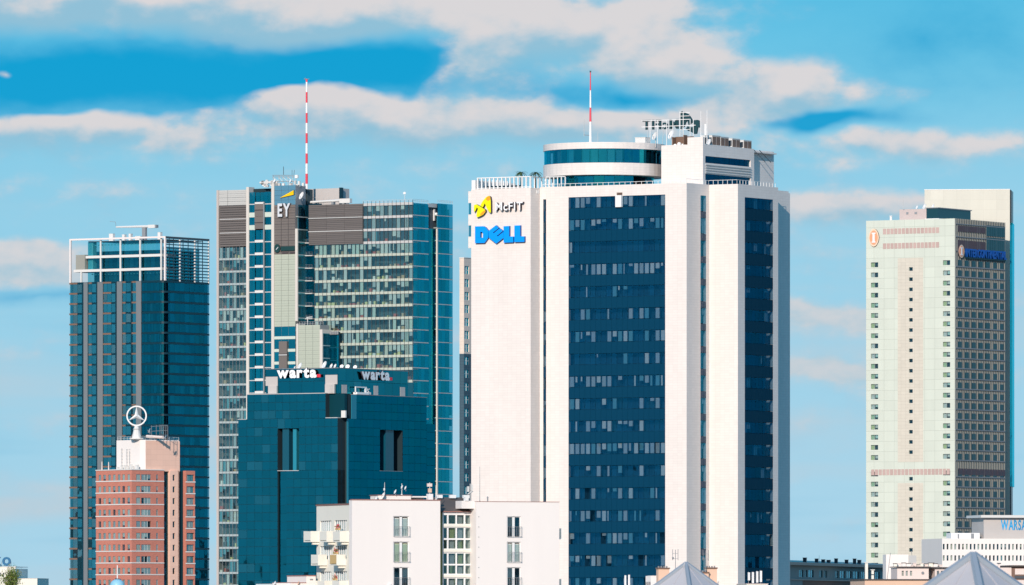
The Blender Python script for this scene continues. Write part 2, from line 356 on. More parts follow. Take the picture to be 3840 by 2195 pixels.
def roof_unit(S, x, y, z, w, d, h, label, group=None, mat=None, grille=True):
    """air handling unit: casing, grilles, feet"""
    t = S.at('rooftop_unit', label, 'rooftop unit', x, y, z, group); mat = mat or offwhite
    one('casing', t, [(-w/2, w/2, -d/2, d/2, .15, h)], mat)
    one('lid', t, [(-w/2-.05, w/2+.05, -d/2-.05, d/2+.05, h, h+.08)], mat)
    if grille:
        for k in range(3): piece('grille', t, (-w/2+w*(k+.12)/3, -w/2+w*(k+.88)/3, -d/2-.03, -d/2-.002, .3*h, .85*h), dgrey)
        for k in range(2): piece('grille', t, (w/2+.002, w/2+.03, -d/2+d*(k+.06)/2, -d/2+d*(k+.94)/2, .22*h, .92*h), brown)
    for sx in (-1, 1): piece('foot', t, (sx*w*.4-.08, sx*w*.4+.08, -d*.4, d*.4, 0, .15), mgrey)
    return t
def whip(S, x, y, z, h, label, r=.05, group=None, mat=None, extras=()):
    """thin antenna: pole with a thicker base, optional panels (dz0, dz1, w)"""
    t = S.at('antenna', label, 'antenna', x, y, z, group); mb = MB(); mat = mat or lgrey
    mb.bar((0, 0, 0), (0, 0, h), r, mat, 6, r*.6); mb.build('pole', t)
    mb = MB(); mb.bar((0, 0, 0), (0, 0, min(.5, h*.1)), r*2.2, mat, 8); mb.build('base', t)
    for z0, z1, w, dx in extras: piece('panel', t, (dx-w/2, dx+w/2, -.12-r, -r, z0, z1), white)
    return t
def office(face, u0, u1, ncol, ztop, fh, nfl, band, acc, glass, p_blind, tones, depth=3.0, bandmat=None, clutter=.0, part=.5, band_glass=None, core=None):
    """glazed storeys: panes, floor bands, blinds and slabs, with rooms behind; acc collects the boxes"""
    w = (u1-u0)/ncol
    for k in range(nfl):
        zt = ztop-k*fh; zb = zt-fh
        if bandmat: acc['band'].append((face.b(u0, u1, zb, zb+band, -.16, .02), bandmat))
        elif band_glass:
            for i in range(ncol): acc['spandrel'].append((face.b(u0+w*i+.03, u0+w*(i+1)-.03, zb+.03, zb+band-.03, -.06, 0), band_glass))
        acc['slab'].append((face.b(u0, u1, zb+.05, zb+.4, -depth, -.2), slabm))
        mood = RND.random()
        for i in range(ncol):
            a, b = u0+w*i, u0+w*(i+1)
            acc['pane'].append((face.b(a+.03, b-.03, zb+band+.02, zt-.02, -.05, 0), glass))
            if RND.random() < p_blind*(.35+1.3*mood):
                full = RND.random(); ln = 1 if full < part else RND.uniform(.25, .8)
                wd = (0, 1) if RND.random() < .85 else (.0, RND.uniform(.2, .5))
                h = zt-.05-(zb+band+.05)
                acc['blind'].append((face.b(a+.09+(b-a-.18)*wd[0], a+.09+(b-a-.18)*wd[1], zt-.05-h*ln, zt-.05, -.34, -.30), RND.choice(tones)))
            if RND.random() < clutter:
                cw = RND.uniform(.3, .95)*w; h = RND.uniform(.5, 1.5); x0 = a+RND.uniform(0, w-cw)
                acc['furniture'].append((face.b(x0, x0+cw, zb+band*.9, zb+band+.1+h*.7, -RND.uniform(1.2, 2), -.45), RND.choice(desk)))
    acc['core'].append((face.b(u0, u1, ztop-nfl*fh, ztop, -depth-.3, -depth), core or room2))
def part(name, parent):
    o = bpy.data.objects.new(name, None); COL.objects.link(o); o.parent = parent; o.empty_display_size = .5
    return o
def flush(root, acc, cap=300):
    if acc['pane']: pieces('pane', 'pane_field', root, acc['pane'], cap)
    if acc['spandrel']: pieces('spandrel_panel', 'spandrel_field', root, acc['spandrel'], cap)
    if acc['blind']: pieces('blind', 'blind_field', root, acc['blind'], 260)
    if acc['band']: pieces('floor_band', 'floor_band_field', root, acc['band'], 200)
    for k, n in (('slab', 'floor_slab'), ('core', 'inner_wall'), ('furniture', 'office_furniture')):
        if acc[k]:
            mb = MB()
            for b, m in acc[k]: mb.box(b, m)
            o = mb.build(n, root)
            if k != 'core': o['kind'] = 'stuff'
def newacc(): return {k: [] for k in ('pane', 'spandrel', 'blind', 'band', 'slab', 'core', 'furniture')}
def railing(root, pts, h, mat, step, r=.04, name='railing', mid=True):
    mb = MB()
    for (p, q) in zip(pts[:-1], pts[1:]):
        p, q = Vector(p), Vector(q); n = max(1, round((q-p).length/step))
        for i in range(n+1):
            a = p.lerp(q, i/n); mb.bar(tuple(a), (a.x, a.y, a.z+h), r, mat, 4)
        for hh in ((h, h*.5) if mid else (h,)): mb.bar((p.x, p.y, p.z+hh), (q.x, q.y, q.z+hh), r*.9, mat, 4)
    return mb.build(name, root)

# ------------------------------------------------------------------ ground
mb = MB(); mb.add([(-40000, -40000, 0), (40000, -40000, 0), (40000, 60000, 0), (-40000, 60000, 0)], [(0, 1, 2, 3)], asphalt)
mb.build('ground')['kind'] = 'structure'

# ================================================================== white stone tower with navy glass
def white_tower():
    S = Site(2575, 1395, 31)
    T = S.root('white_stone_tower', 'tall white stone office tower with navy glass bays and a round rooftop drum', 'tower')
    F0, R0 = Face(S, 'F'), Face(S, 'R')
    zt = S.z(686)
    x1 = S.x(2025); p = -S.y(1990, x1); FL = Face(S, 'F', -p); xl = FL.u(1767)
    y1 = S.y(2660); FW = Face(S, 'F', y1); x2 = FW.u(2767); RW = Face(S, 'R', x2); y2 = RW.u(2918); rd = 2.7; RX = Face(S, 'R', x2-rd); y3 = RX.u(2957)
    fh = 84.6/F*S.Y; zg = F0.z(730, 2494)         # storey height and head of the glass bay
    nf = 19; zlow = zg-nf*fh
    acc = newacc()
    ga, gb = F0.u(2133), F0.u(2494); sa, sb = F0.u(2037), F0.u(2048); ra, rb = RW.u(2793), RW.u(2899); ta, tb = R0.u(2627), R0.u(2648)
    zs = F0.z(748, 2048); zr = RW.z(740, 2793); ztt = R0.z(733, 2627)
    w = []
    w += wall_with_openings(F0, x1, 0, zlow, zt, [(sa, sb, [(zlow, zs)]), (ga, gb, [(zlow, zg)])], -.5)
    w += wall_with_openings(R0, 0.501, y1, zlow, zt, [(ta, tb, [(zlow, ztt)])], -.5)
    w += [FW.b(-.499, x2, zlow, zt, -.5, 0)]
    w += wall_with_openings(RW, y1+.501, y2, zlow, zt, [(ra, rb, [(zlow, zr)])], -.5)
    w += [(x2-rd-.5, x2-rd, y2-.3, y3, zlow, S.z(706, x2, y2)-.1), (x2-rd, x2-.5, y2-.3, y2-.001, zlow, zt)]
    zl = FL.z(704, 1990); w += [(xl, x1, -p, -p+.6, zlow, zl), (x1-.6, x1, -p+.6, .5, zlow, zl), (xl, xl+.6, -p+.6, 18, zlow, zl)]
    one('stone_wall', T, w, stone)
    one('podium_wall', T, [(xl, x2, -p+.02, y3+2, 0, zlow)], stone)
    one('roof_deck', T, [(x1-.02, -.5, .5, y3, zt-1.3, zt-.9), (-.5, x2-rd-.5, y1+.5, y3, zt-1.3, zt-.95), (xl+.6, x1-.6, -p+.6, 18, zl-1.3, zl-.9), (-.5, x2-.5, y1+.5, y2-.3, zt-.9, zt-.7)], lgrey)
    one('rear_wall', T, [(xl, x2-rd, y3, y3+.5, zlow, zt-.5)], stone)
    office(F0, ga, gb, 18, zg, fh, nf, fh*.515, acc, g_dell, .58, [blinds[0], blinds[0], blinds[1], blinds[1], blinds[3]], 1.6, band_glass=g_spand, part=.62, core=room_navy)
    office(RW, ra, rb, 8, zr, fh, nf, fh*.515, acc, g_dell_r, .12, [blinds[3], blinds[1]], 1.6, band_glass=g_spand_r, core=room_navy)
    office(F0, sa, sb, 1, zs, fh, nf, fh*.515, acc, g_dell, .35, [blinds[1]], 1.2, band_glass=g_spand, core=room_navy)
    office(R0, ta, tb, 2, ztt, fh, nf, fh*.3, acc, g_dell, .4, [blinds[1], blinds[0]], 1.2, band_glass=g_spand, core=room_navy)
    flush(T, acc)
    one('inner_core', T, [(xl+1, -2.2, 2.4, y3-1, zlow, zt-1.4)], room)
    mu = [F0.b(ga+(gb-ga)*i/18-.025, ga+(gb-ga)*i/18+.025, zlow, zg, -.03, .03) for i in range(19)]
    for b in mu: piece('mullion', T, b, g_spand)
    piece('roof_cabinet', T, F0.b(F0.u(2313), F0.u(2335), F0.z(777, 2335), F0.z(733, 2335), -.05, .5), white)
    for k in range(4): piece('vent_slat', T, F0.b(F0.u(2315), F0.u(2334), F0.z(731-k*2.4, 2335), F0.z(729.6-k*2.4, 2335), 0, .25), brown)
    # side bays on the far flank
    FB = Face(S, 'F', 3.0); xa = FB.u(1756)
    for k, (a, b_, m) in enumerate(((718, 762, stone), (762, 805, g_blue), (805, 846, stone), (846, 888, g_blue), (888, 931, stone))):
        piece('bay_band' if m is stone else 'bay_glass', T, (xa+(0 if m is stone else .12), xl, 3.0, 8, FB.z(b_, 1760), FB.z(a, 1760)), m)
    # ---- round drum
    cxp = 2267; Yc = S.Y+20.2; Rr = (2497-2037)/2/F*Yc; X = (cxp-CX)/F*Yc
    dx, dy = X-S.X, Yc-S.Y; cl = (S.c*dx-S.s*dy, S.s*dx+S.c*dy, 0)
    def zd(py): return EYE+(HY-py)/F*(Yc-Rr)
    D = MB()
    zz = [zd(v) for v in (691, 655, 610, 557, 533)]; n = 56
    D.lathe([(Rr, zz[3]), (Rr, zz[4]), (Rr-.5, zz[4]), (Rr-.5, zz[4]-.6), (0, zz[4]-.6)], cl, stone, n)
    D.lathe([(Rr-.35, zz[3]), (Rr, zz[3])], cl, stone, n)
    D.lathe([(Rr-.35, zz[2]), (Rr, zz[2])][::-1], cl, stone, n); D.lathe([(Rr-2, zz[1]), (Rr, zz[1]), (Rr, zz[2])], cl, stone, n)
    T_, T = T, part('drum', T)
    D.build('drum_wall', T)
    c = MB(); c.lathe([(Rr-1.6, zz[2]), (Rr-1.6, zz[3])], cl, room, n); c.lathe([(Rr-3.4, zt-.9), (Rr-3.4, zz[1])], cl, room, n); c.build('drum_core', T)
    for (rr, za, zb, num, g) in ((Rr-.2, zz[2]+.02, zz[3]-.02, 44, g_blue), (Rr-2.0, zt-.9, zz[1]-.02, 30, g_blue)):
        wdt = 2*math.pi*rr/num
        for i in range(num):
            t = 2*math.pi*(i+.5)/num
            if math.sin(t-S.a) > .45: continue
            px_, py_ = cl[0]+rr*math.cos(t), cl[1]+rr*math.sin(t)
            piece('drum_pane', T, (px_-wdt*.49, px_+wdt*.49, py_-.03, py_+.03, za, zb), g, t+math.pi/2)
            if za > zz[1] and RND.random() < .55:
                r3 = rr-.35; px_, py_ = cl[0]+r3*math.cos(t), cl[1]+r3*math.sin(t)
                piece('drum_blind', T, (px_-wdt*.36, px_+wdt*.36, py_-.02, py_+.02, za+.05, zb-.05), RND.choice(blinds), t+math.pi/2)
    T = T_
    # ---- lift block beside the drum
    yb = y1+1.0; xb = S.x(2636, yb); FBk, RB = Face(S, 'F', yb), Face(S, 'R', xb); ztb = FBk.z(541, 2636)
    ya, yq = RB.u(2645), RB.u(2815); yp = RB.u(2828); RB2 = Face(S, 'R', xb-1.3); ye = RB2.u(2902)
    rows = [(zt-.8, RB.z(652, 2645)), (RB.z(611, 2645), RB.z(585, 2645))]
    bx = wall_with_openings(RB, yb, yp, zt-.9, ztb, [(ya, yq, rows)], -.5)
    bx += [(FBk.u(2480), xb-.501, yb, yb+.5, zt-.9, ztb), (xb-1.8, xb-1.3, yp, ye, zt-.9, ztb), (xb-1.3, xb-.5, yp-.4, yp-.001, zt-.9, ztb), (cl[0], xb-1.8, ye-.5, ye, zt-.9, ztb), (FBk.u(2578), xb, yb+.002, yb+.5, ztb, FBk.z(514, 2636))]
    bx += [(FBk.u(2480), xb-.5, yb+.5, ye-.5, ztb-.5, ztb-.3)]
    one('crown_wall', T, bx, stone)
    one('crown_core', T, [(FBk.u(2480)+2, xb-1.5, yb+1, yp-.5, zt-.9, ztb-.6)], room)
    for za, zb in rows:
        m = 9
        for i in range(m): piece('crown_pane', T, RB.b(ya+(yq-ya)*i/m+.02, ya+(yq-ya)*(i+1)/m-.02, za, zb, -.3, -.25), g_dell_r)
    for k in range(4):
        piece('sunscreen_slat', T, RB.b(ya, yq, RB.z(618+k*9.5, 2645)-.06, RB.z(618+k*9.5, 2645)+.03, 0, .16), lgrey)
    for k in range(2):
        m_ = MB(); a = S.y(2830+k*22, xb); m_.bar((xb-.2, a, ztb-.1), (xb+.5, a+2.6, ztb-2.0), .06, dgrey); m_.build('davit_arm', T)
    # ---- terrace rails
    railing(T, [(x1+.4, .25, zt), (-.3, .25, zt)], .45, white, 1.05, .045, 'terrace_rail', False)
    railing(T, [(-.25, .3, zt), (-.25, y1+.2, zt), (x2-.3, y1+.25, zt), (x2-.3, y2-.4, zt)], .7, white, .95, .04, 'wing_rail', False)
    m_ = MB(); hz = 1.75
    def zrail(x, y): return S.z(703, x, y)
    n = 13; e0, e1 = FL.u(1787), x1-.3
    for i in range(n+1):
        xx = e0+(e1-e0)*i/n; m_.box((xx-.10, xx+.10, -p+.3, -p+.5, zl, zl+hz), white)
    m_.box((e0-.1, e1+.1, -p+.28, -p+.52, zl+hz, zl+hz+.14), white); m_.box((e0, e1, -p+.35, -p+.45, zl+.1, zl+.2), white)
    for i in range(9):
        yy = -p+.5+i*1.15; m_.box((e0-.08, e0+.08, yy, yy+.14, zl, zl+hz), white); m_.box((e1-.08, e1+.08, yy, yy+.14, zl, zl+hz), white)
    m_.box((e1-.1, e1+.1, -p+.5, -p+10, zl+hz, zl+hz+.13), white); m_.box((xl+.02, e0-.3, -p+.1, 10, zl, zl+hz*.85), white)
    m_.build('roof_pergola', T)
    fx0, fx1 = F0.u(2040), F0.u(2112); m_ = MB()
    for i in range(6):
        xx = fx0+(fx1-fx0)*i/5; m_.box((xx-.07, xx+.07, .6, .75, zt-.2, zt+1.6), white)
    m_.box((fx0, fx1, .58, .77, zt+1.6, zt+1.72), white); m_.build('terrace_screen', T)
    for i in range(7): piece('planter', T, (e0+.9+i*1.05, e0+1.7+i*1.05, -p+.8, -p+1.5, zl-.1, zl+.5), teal_dark)
    # palms standing on the terrace
    for px, h in ((1935, 3.55), (1990, 3.35)):
        xx = FL.u(px)-.4; t = S.at('palm_tree', 'small feathery palm in the roof garden, '+('taller of the pair' if px == 1935 else 'shorter of the pair'), 'palm', xx, -p+2.2, zl-.9, 'palms on the roof terrace')
        m_ = MB(); m_.bar((0, 0, 0), (.05, 0, h), .12, bark, 7, .08); m_.build('trunk', t)
        m_ = MB()
        for k in range(26):
            a = RND.uniform(0, 6.28); up = RND.uniform(-.1, 1.0); L = RND.uniform(.9, 1.3); pr = Vector((.05, 0, h)); wd = .14
            for j in range(5):
                s_ = (j+1)/5; q_ = Vector((.05+math.cos(a)*L*s_, math.sin(a)*L*s_, h+up*s_*.9-1.2*s_*s_*.8)); sd = Vector((-math.sin(a), math.cos(a), 0))*wd*(1-.75*s_)
                sd0 = Vector((-math.sin(a), math.cos(a), 0))*wd*(1-.75*j/5)
                m_.add([tuple(pr-sd0), tuple(pr+sd0), tuple(q_+sd), tuple(q_-sd)], [(0, 1, 2, 3)], leaf2); pr = q_
        m_.build('crown', t)
        b = MB(); b.prism([(-.45, -.45), (.45, -.45), (.45, .45), (-.45, .45)], 0, .55, white); b.build('pot', t)
    # ---- lettering on the left pier
    def PP(sx, sy): px, py = 1760+sx/6.065, 700+sy/6.065; return (FL.u(px), FL.z(py, px))
    sg = S.at('blue_letter_sign', 'bright blue DELL lettering with a tilted E on the white stone pier', 'sign', 0, 0, 0)
    polys = [[(165, 910), (350, 905), (400, 930), (465, 1010), (465, 1165), (380, 1285), (165, 1290), (165, 1170), (345, 1165), (345, 1075), (325, 1035), (285, 1035), (285, 1165), (165, 1169)],
             [(470, 1012), (640, 885), (706, 945), (573, 1050), (590, 1067), (722, 958), (800, 1012), (663, 1122), (680, 1140), (812, 1032), (812, 1170), (645, 1300), (478, 1165)],
             [(815, 905), (940, 900), (940, 1140), (1035, 1140), (1035, 1270), (815, 1280)], [(1060, 890), (1190, 885), (1190, 1135), (1285, 1135), (1285, 1260), (1060, 1265)]]
    side_blue = M('deep_blue_edge', (.0, .10, .40), .5)
    for pl in polys:
        m_ = MB(); extrude_poly(m_, FL, [PP(*q) for q in pl], .05, .5, logo_blue, side_blue); m_.build('letter', sg)
    sg = S.at('fitness_sign', 'white MCFIT lettering with a yellow winged emblem on the stone pier', 'sign', 0, 0, 0)
    em = MB()
    extrude_poly(em, FL, [PP(*q) for q in [(480, 215), (515, 235), (530, 330), (532, 600), (500, 590), (440, 500), (395, 385), (350, 480), (290, 440), (330, 360), (400, 270), (440, 235)]], .1, .6, logo_yellow, letter_side)
    extrude_poly(em, FL, [PP(*q) for q in [(150, 425), (200, 408), (310, 470), (400, 530), (410, 575), (360, 640), (300, 675), (230, 702), (203, 680), (215, 580), (240, 510), (212, 478), (190, 540), (160, 582), (146, 560)]], .1, .6, logo_yellow, letter_side)
    extrude_poly(em, FL, [PP(*q) for q in [(478, 222), (512, 240), (520, 300), (470, 330), (420, 300), (440, 250)]], .6, .63, logo_orange)
    extrude_poly(em, FL, [PP(*q) for q in [(400, 540), (405, 575), (355, 635), (285, 672), (300, 620), (350, 570)]], .6, .63, logo_orange)
    em.build('emblem', sg)
    a, b = PP(640, 555), PP(1262, 350)
    letters(sg, 'McFIT', FL, a[0], b[0], a[1], b[1], .15, .55, letter_white, letter_side, .012, .12)
    # ---- roof plant
    ztop = zz[4]
    mx, my = cl[0]+S.c*(2290-cxp)/F*Yc, cl[1]-6
    mast = S.at('flagpole_mast', 'slim white mast with a red upper half on the round drum roof', 'mast', mx, my, ztop-.6)
    def zm(py): return EYE+(HY-py)/F*(S.Y+8)-ztop+.6
    for k, (za, zb, m) in enumerate(((0, zm(448), mastwhite), (zm(448), zm(395), redpaint), (zm(395), zm(330), mastwhite), (zm(330), zm(262), redpaint))):
        m_ = MB(); m_.bar((0, 0, za), (0, 0, zb), .22-.035*k, m, 8, .185-.035*k); m_.build('mast_segment', mast)
    m_ = MB(); m_.bar((0, 0, zm(262)), (0, 0, zm(256)), .14, dgrey, 8); m_.bar((0, 0, .3), (0, 0, .9), .4, mastwhite, 10, .24); m_.build('mast_cap', mast)
    m_ = MB(); m_.bar((0, 0, zm(500)), (-1.2, 0, zm(497)), .05, mgrey); m_.bar((-1.2, 0, zm(503)), (-1.2, 0, zm(440)), .05, lgrey); m_.build('side_aerial', mast)
    whip(S, mx+1.4, my, ztop-.6, 2.4, 'short thin whip aerial beside the red and white mast', .045)
    def onroof(px, yy): return S.x(px, yy)
    yy = yb+4.5
    roof_unit(S, onroof(2410, yy-4), yy-4, ztop-.7, 1.9, 1.6, 1.6, 'pale boxy cooling unit on the drum roof near the reversed sign', None, offwhite, False)
    dish(S, onroof(2459, yy-3), yy-3, ztop-.6, .75, 'beige satellite dish on a tall pole below the reversed sign', pole=1.3, mat=offwhite)
    dish(S, onroof(2520, yy), yy, ztop-.2, .8, 'white satellite dish on a concrete stub beneath the reversed sign', pole=1.2)
    m_ = MB(); zf = ztop-.6
    rs = S.at('reversed_rooftop_sign', 'dark rooftop lettering McFIT seen from behind on a white lattice frame', 'sign', 0, 0, 0)
    FS = Face(S, 'F', yy+2.5); a, b = FS.u(2408), FS.u(2542); zA, zB = FS.z(485, 2500), FS.z(448, 2500)
    dark_teal = M('sign_back_teal', (.01, .05, .06), .5)
    letters(rs, 'McFIT', FS, a, b, zA, zB, -.35, .3, dark_teal, dark_teal, .02, .14, True)
    def QQ(sx, sy): px, py = 2370+sx/8.22, 400+sy/8.22; return (FS.u(px), FS.z(py, px))
    em = MB(); extrude_poly(em, FS, [QQ(*q) for q in [(1490, 180), (1540, 140), (1620, 190), (1720, 230), (1790, 320), (1840, 400), (1850, 480), (1740, 590), (1700, 420), (1640, 500), (1600, 620), (1480, 720)]], -.35, -.05, dark_teal)
    extrude_poly(em, FS, [QQ(*q) for q in [(1810, 430), (2000, 410), (2060, 430), (2065, 650), (2020, 640), (1985, 840), (1920, 850), (1830, 790), (1720, 750), (1650, 690), (1700, 610), (1860, 640), (1900, 560)]], -.35, -.05, dark_teal); em.build('emblem', rs)
    fr = MB()
    for py in (451, 474): fr.bar(FS.pt(FS.u(2408), FS.z(py, 2500), .12), FS.pt(FS.u(2588 if py == 451 else 2610), FS.z(py, 2500), .12), .07, white, 4)
    for px in (2440, 2468, 2502, 2525, 2552, 2564, 2590, 2602): fr.bar(FS.pt(FS.u(px), FS.z(420 if px in (2552, 2564) else 450, 2500), .15), FS.pt(FS.u(px), zf-.8, .15), .06, white, 4)
    for px in (2432, 2490, 2560): fr.bar(FS.pt(FS.u(px), FS.z(480, 2500), .1), FS.pt(FS.u(px+14), zf-.6, 2), .04, lgrey, 4)
    for py in (423, 436, 487): fr.bar(FS.pt(FS.u(2551), FS.z(py, 2560), .12), FS.pt(FS.u(2588), FS.z(py, 2560), .12), .06, white, 4)
    fr.build('support_frame', rs)
    rr_ = S.at('rusty_plant_frame', 'brown steel plant frame with small drums beneath the reversed sign', 'plant frame', onroof(2571, yy), yy, ztb-.35)
    one('frame_back', rr_, [(-2.2, 1.2, .5, .6, 0, 2.0)], brown); one('frame_post', rr_, [(-2.2, -2.05, -.6, .5, 0, 1.9), (-.1, .05, -.6, .5, 0, 2.2), (1.1, 1.25, -.6, .5, 0, 1.9)], brown)
    for k in range(3):
        m_ = MB(); m_.bar((-1.7+k*.75, -.2, .5+.25*(k % 2)), (-1.7+k*.75, -.55, .5+.25*(k % 2)), .3, white, 10); m_.build('fan_drum', rr_)
    for k, px in enumerate((2690, 2722, 2765, 2808)):
        yk = RB.u(px)+.5; roof_unit(S, xb-1.6, yk, ztb-.3, 2.2, 2.6, 1.9-.1*k, ('louvred brown grey condenser on the crown roof, '+('first', 'second', 'third', 'fourth')[k]+' along from the tall white aerials'), 'condensers on the crown roof', offwhite)
    for px, h in ((2641, 5.6), (2664, 5.9)): whip(S, xb-.8, RB.u(px)+.3, ztb-.2, h, 'tall white panel aerial at the crown corner, '+('with a plain rod' if px == 2641 else 'with a slim panel'), .07, None, white, () if px == 2641 else ((1.8, 3.6, .35, -.2),))
    dish(S, xb-.6, RB.u(2644), ztb, .45, 'small round white dish at the crown corner', pole=.7)
    dish(S, xb-.6, RB.u(2672), ztb-.3, .7, 'white dish standing before the condensers', pole=.2)
white_tower()

# ================================================================== pale hotel tower
def hotel():
    S = Site(3582, 2700, 31); T = S.root('pale_hotel_tower', 'pale green-white hotel tower with a ribbed grey side and orange oval emblem', 'tower')
    F0, R0 = Face(S, 'F'), Face(S, 'R'); xl = F0.u(3248); yr = R0.u(3768); zt = S.z(819.5); fh = 38.25/F*S.Y
    zlow = 20.; m = newacc()
    lc, rc, cc_ = (F0.u(3266), F0.u(3293)), (F0.u(3536), F0.u(3563)), (F0.u(3409), F0.u(3423))
    cols = {0: [], 1: [], 2: []}; ops = []
    zl0, zr0, zc0 = F0.z(985, 3266), F0.z(977, 3536), F0.z(1003, 3409)
    skip = range(20, 21)
    for k in range(31):
        off = k*fh+(0 if k < 20 else .62*fh)
        if k < 20 or k >= 20:
            for ci, z0, h in ((0, zl0, 18), (1, zr0, 18), (2, zc0, 13.5)):
                za = z0-off-h/F*S.Y
                if ci == 2 and k == 19: continue
                if za > zlow+2: cols[ci].append((za, z0-off))
    strip = []
    def lrow(pxa, pxb, pya, pyb, n, zz):
        ua, ub = F0.u(pxa), F0.u(pxb); w = (ub-ua)/n
        for i in range(n): strip.append((ua+w*(i+.09), ua+w*(i+.91), F0.z(pyb, zz), F0.z(pya, zz)))
    lrow(3310, 3523, 853, 874, 15, 3520); lrow(3310, 3523, 908, 929, 15, 3520); lrow(3266, 3563, 1758, 1780, 21, 3563)
    W1 = wall_with_openings(F0, xl, 0, zlow, zt, [(lc[0], lc[1], cols[0]), (rc[0], rc[1], cols[1]), (cc_[0], cc_[1], cols[2])], -.7)
    one('panel_wall', T, W1, cream_panel)
    ba, bb = F0.u(3367), F0.u(3462); zb_ = F0.z(968, 3400)
    zc1, zc2 = F0.z(1733, 3400), F0.z(1812, 3400); one('beige_strip', T, wall_with_openings(Face(S, 'F', -.06), ba, bb, zc1, zb_, [(cc_[0], cc_[1], [r for r in cols[2] if r[0] > zc1])], -.05)+wall_with_openings(Face(S, 'F', -.06), ba, bb, zlow, zc2, [(cc_[0], cc_[1], [r for r in cols[2] if r[1] < zc2])], -.05), beige_panel)
    it = []
    for i, (a, b, za, zb) in enumerate(strip): it.append((F0.b(a, b, za, zb, -.05, .05), louvre_pink))
    pieces('louvre_panel', 'louvre_field', T, it)
    for ci, (a, b) in ((0, lc), (1, rc), (2, cc_)):
        for za, zb in cols[ci]:
            if ci == 2: piece('pane', T, F0.b(a, b, za, zb, -.45, -.4), g_dark); continue
            mid = (a+b)/2; T_, T = T, part('window', T); piece('pane', T, F0.b(a+.05, mid-.06, za+.05, zb-.05, -.35, -.3), g_clear); piece('pane', T, F0.b(mid+.06, b-.05, za+.05, zb-.05, -.35, -.3), g_clear)
            piece('window_post', T, F0.b(mid-.06, mid+.06, za, zb, -.35, -.2), mgrey)
            piece('curtain', T, F0.b(a+.05, mid-.1, za+.05, zb-.05, -.5, -.47), RND.choice([M('curtain_green', (.45, .58, .36), .8), blinds[0], M('curtain_lime', (.55, .6, .3), .8)]))
            if RND.random() < .7: piece('curtain', T, F0.b(mid+.1, b-.05, za+(zb-za)*RND.uniform(.25, .55), zb-.05, -.5, -.47), RND.choice([blinds[0], M('curtain_mint', (.5, .68, .64), .8)]))
            T = T_
    one('inner_core', T, [(xl+.71, -.9, .72, yr-.5, zlow, zt-.6)], room); one('base_wall', T, [(xl, 0, 0, yr, 0, zlow)], cream_panel); one('roof_deck', T, [(xl+.7, -.5, .7, yr, zt-.6, zt-.3)], lgrey)
    # ribbed side
    zf0 = R0.z(992, 3590); one('side_wall', T, [R0.b(.7, yr, zlow, zt-.05, -.6, -.12)], ribback)
    wcols = [R0.u(3592+26.1*i) for i in range(7)]; ww = 16/F*S.Y/S.s*.92
    n = 29
    for i in range(n+1):
        u = .12+(yr-.25)*i/n; piece('rib', T, R0.b(u-.19, u+.19, zlow, zt, -.12, .14), rib)
    for k in range(32):
        z = R0.z(998, 3584)-k*fh-(0 if k < 20 else .62*fh)
        if z < zlow+1: break
        piece('floor_ledge', T, R0.b(0, yr, z-.28, z+.08, -.1, .22), mgrey)
        for i, u in enumerate(wcols):
            piece('side_pane', T, R0.b(u, u+ww, z+.12, z+1.95, -.1, .165), g_dark if False else g_sidewin)
    for (a, b) in ((838, 841), (886, 889), (940, 943)): piece('floor_ledge', T, R0.b(0, yr, R0.z(b, 3584), R0.z(a, 3584), -.1, .22), mgrey)
    u0 = R0.u(3590); um = R0.u(3697)
    for k in range(14):
        a = u0+(um-u0-.4)*k/14; w = (um-u0)/14
        for (p0, p1) in ((846, 868), (900, 935)): piece('side_louvre', T, R0.b(a+.1, a+w-.1, R0.z(p1, 3590), R0.z(p0, 3590), .1, .165), M('plum_louvre', (.10, .07, .08), .6))
    for k in range(9):
        a = um+(yr-um-.3)*k/9; w = (yr-um)/9
        for (p0, p1) in ((845, 885), (890, 940)): piece('side_pane', T, R0.b(a+.08, a+w-.08, R0.z(p1, 3697), R0.z(p0, 3697), .1, .165), g_sidewin)
    a = R0.u(3592)
    for k in range(18):
        w = (yr-a)/18; piece('side_louvre', T, R0.b(a+w*k+.1, a+w*(k+1)-.1, R0.z(1780, 3590), R0.z(1757, 3590), .1, .17), M('plum_louvre', (.10, .07, .08), .6))
    # penthouse
    P = MB(); yp = 7.; xa, xb = S.x(3373, yp), S.x(3490, yp); z1, z2 = zt-.4, S.z(783, xb, yp)
    P.box((xa, xb, yp, yp+9, z1, z2), M('dusty_pink_panel', (.52, .43, .40), .7, var=.05)); P.build('penthouse', T)
    piece('penthouse_vent', T, (xa+2.4, xa+3.2, yp-.08, yp, z2-1.6, z2-.9), mgrey); piece('penthouse_vent', T, (xa+5.4, xa+6.3, yp-.08, yp, z2-1.6, z2-.9), mgrey)
    piece('penthouse_pane', T, (xb, xb+1.6, yp+.4, yp+.5, z1, z2), g_dark); piece('penthouse_post', T, (xb+1.6, xb+2.2, yp, yp+.6, z1, z2+.2), white)
    P = MB(); q0 = xb+2.6; RRq = S.y(3640, q0); P.prism([(q0, yp-.2), (q0, RRq), (q0-4, RRq), (q0-4, yp-.2)], z1+.9, z2+.1, g_sidewin); P.build('penthouse_glazing', T)
    piece('penthouse_eave', T, (q0-4.2, q0+.3, yp-.4, RRq+.4, z2+.1, z2+.35), mgrey)
    piece('penthouse_kerb', T, (q0-4.4, q0+.6, yp-.6, RRq+.2, z1, z1+.9), white)
    # tall rear slab
    S2 = Site(3787, 2740, 6); F2 = Face(S2, 'F'); R2 = Face(S2, 'R'); T2 = S2.root('hotel_rear_slab', 'tall sand coloured windowless slab rising behind the pale hotel roof', 'tower slab'); T2['kind'] = 'thing'
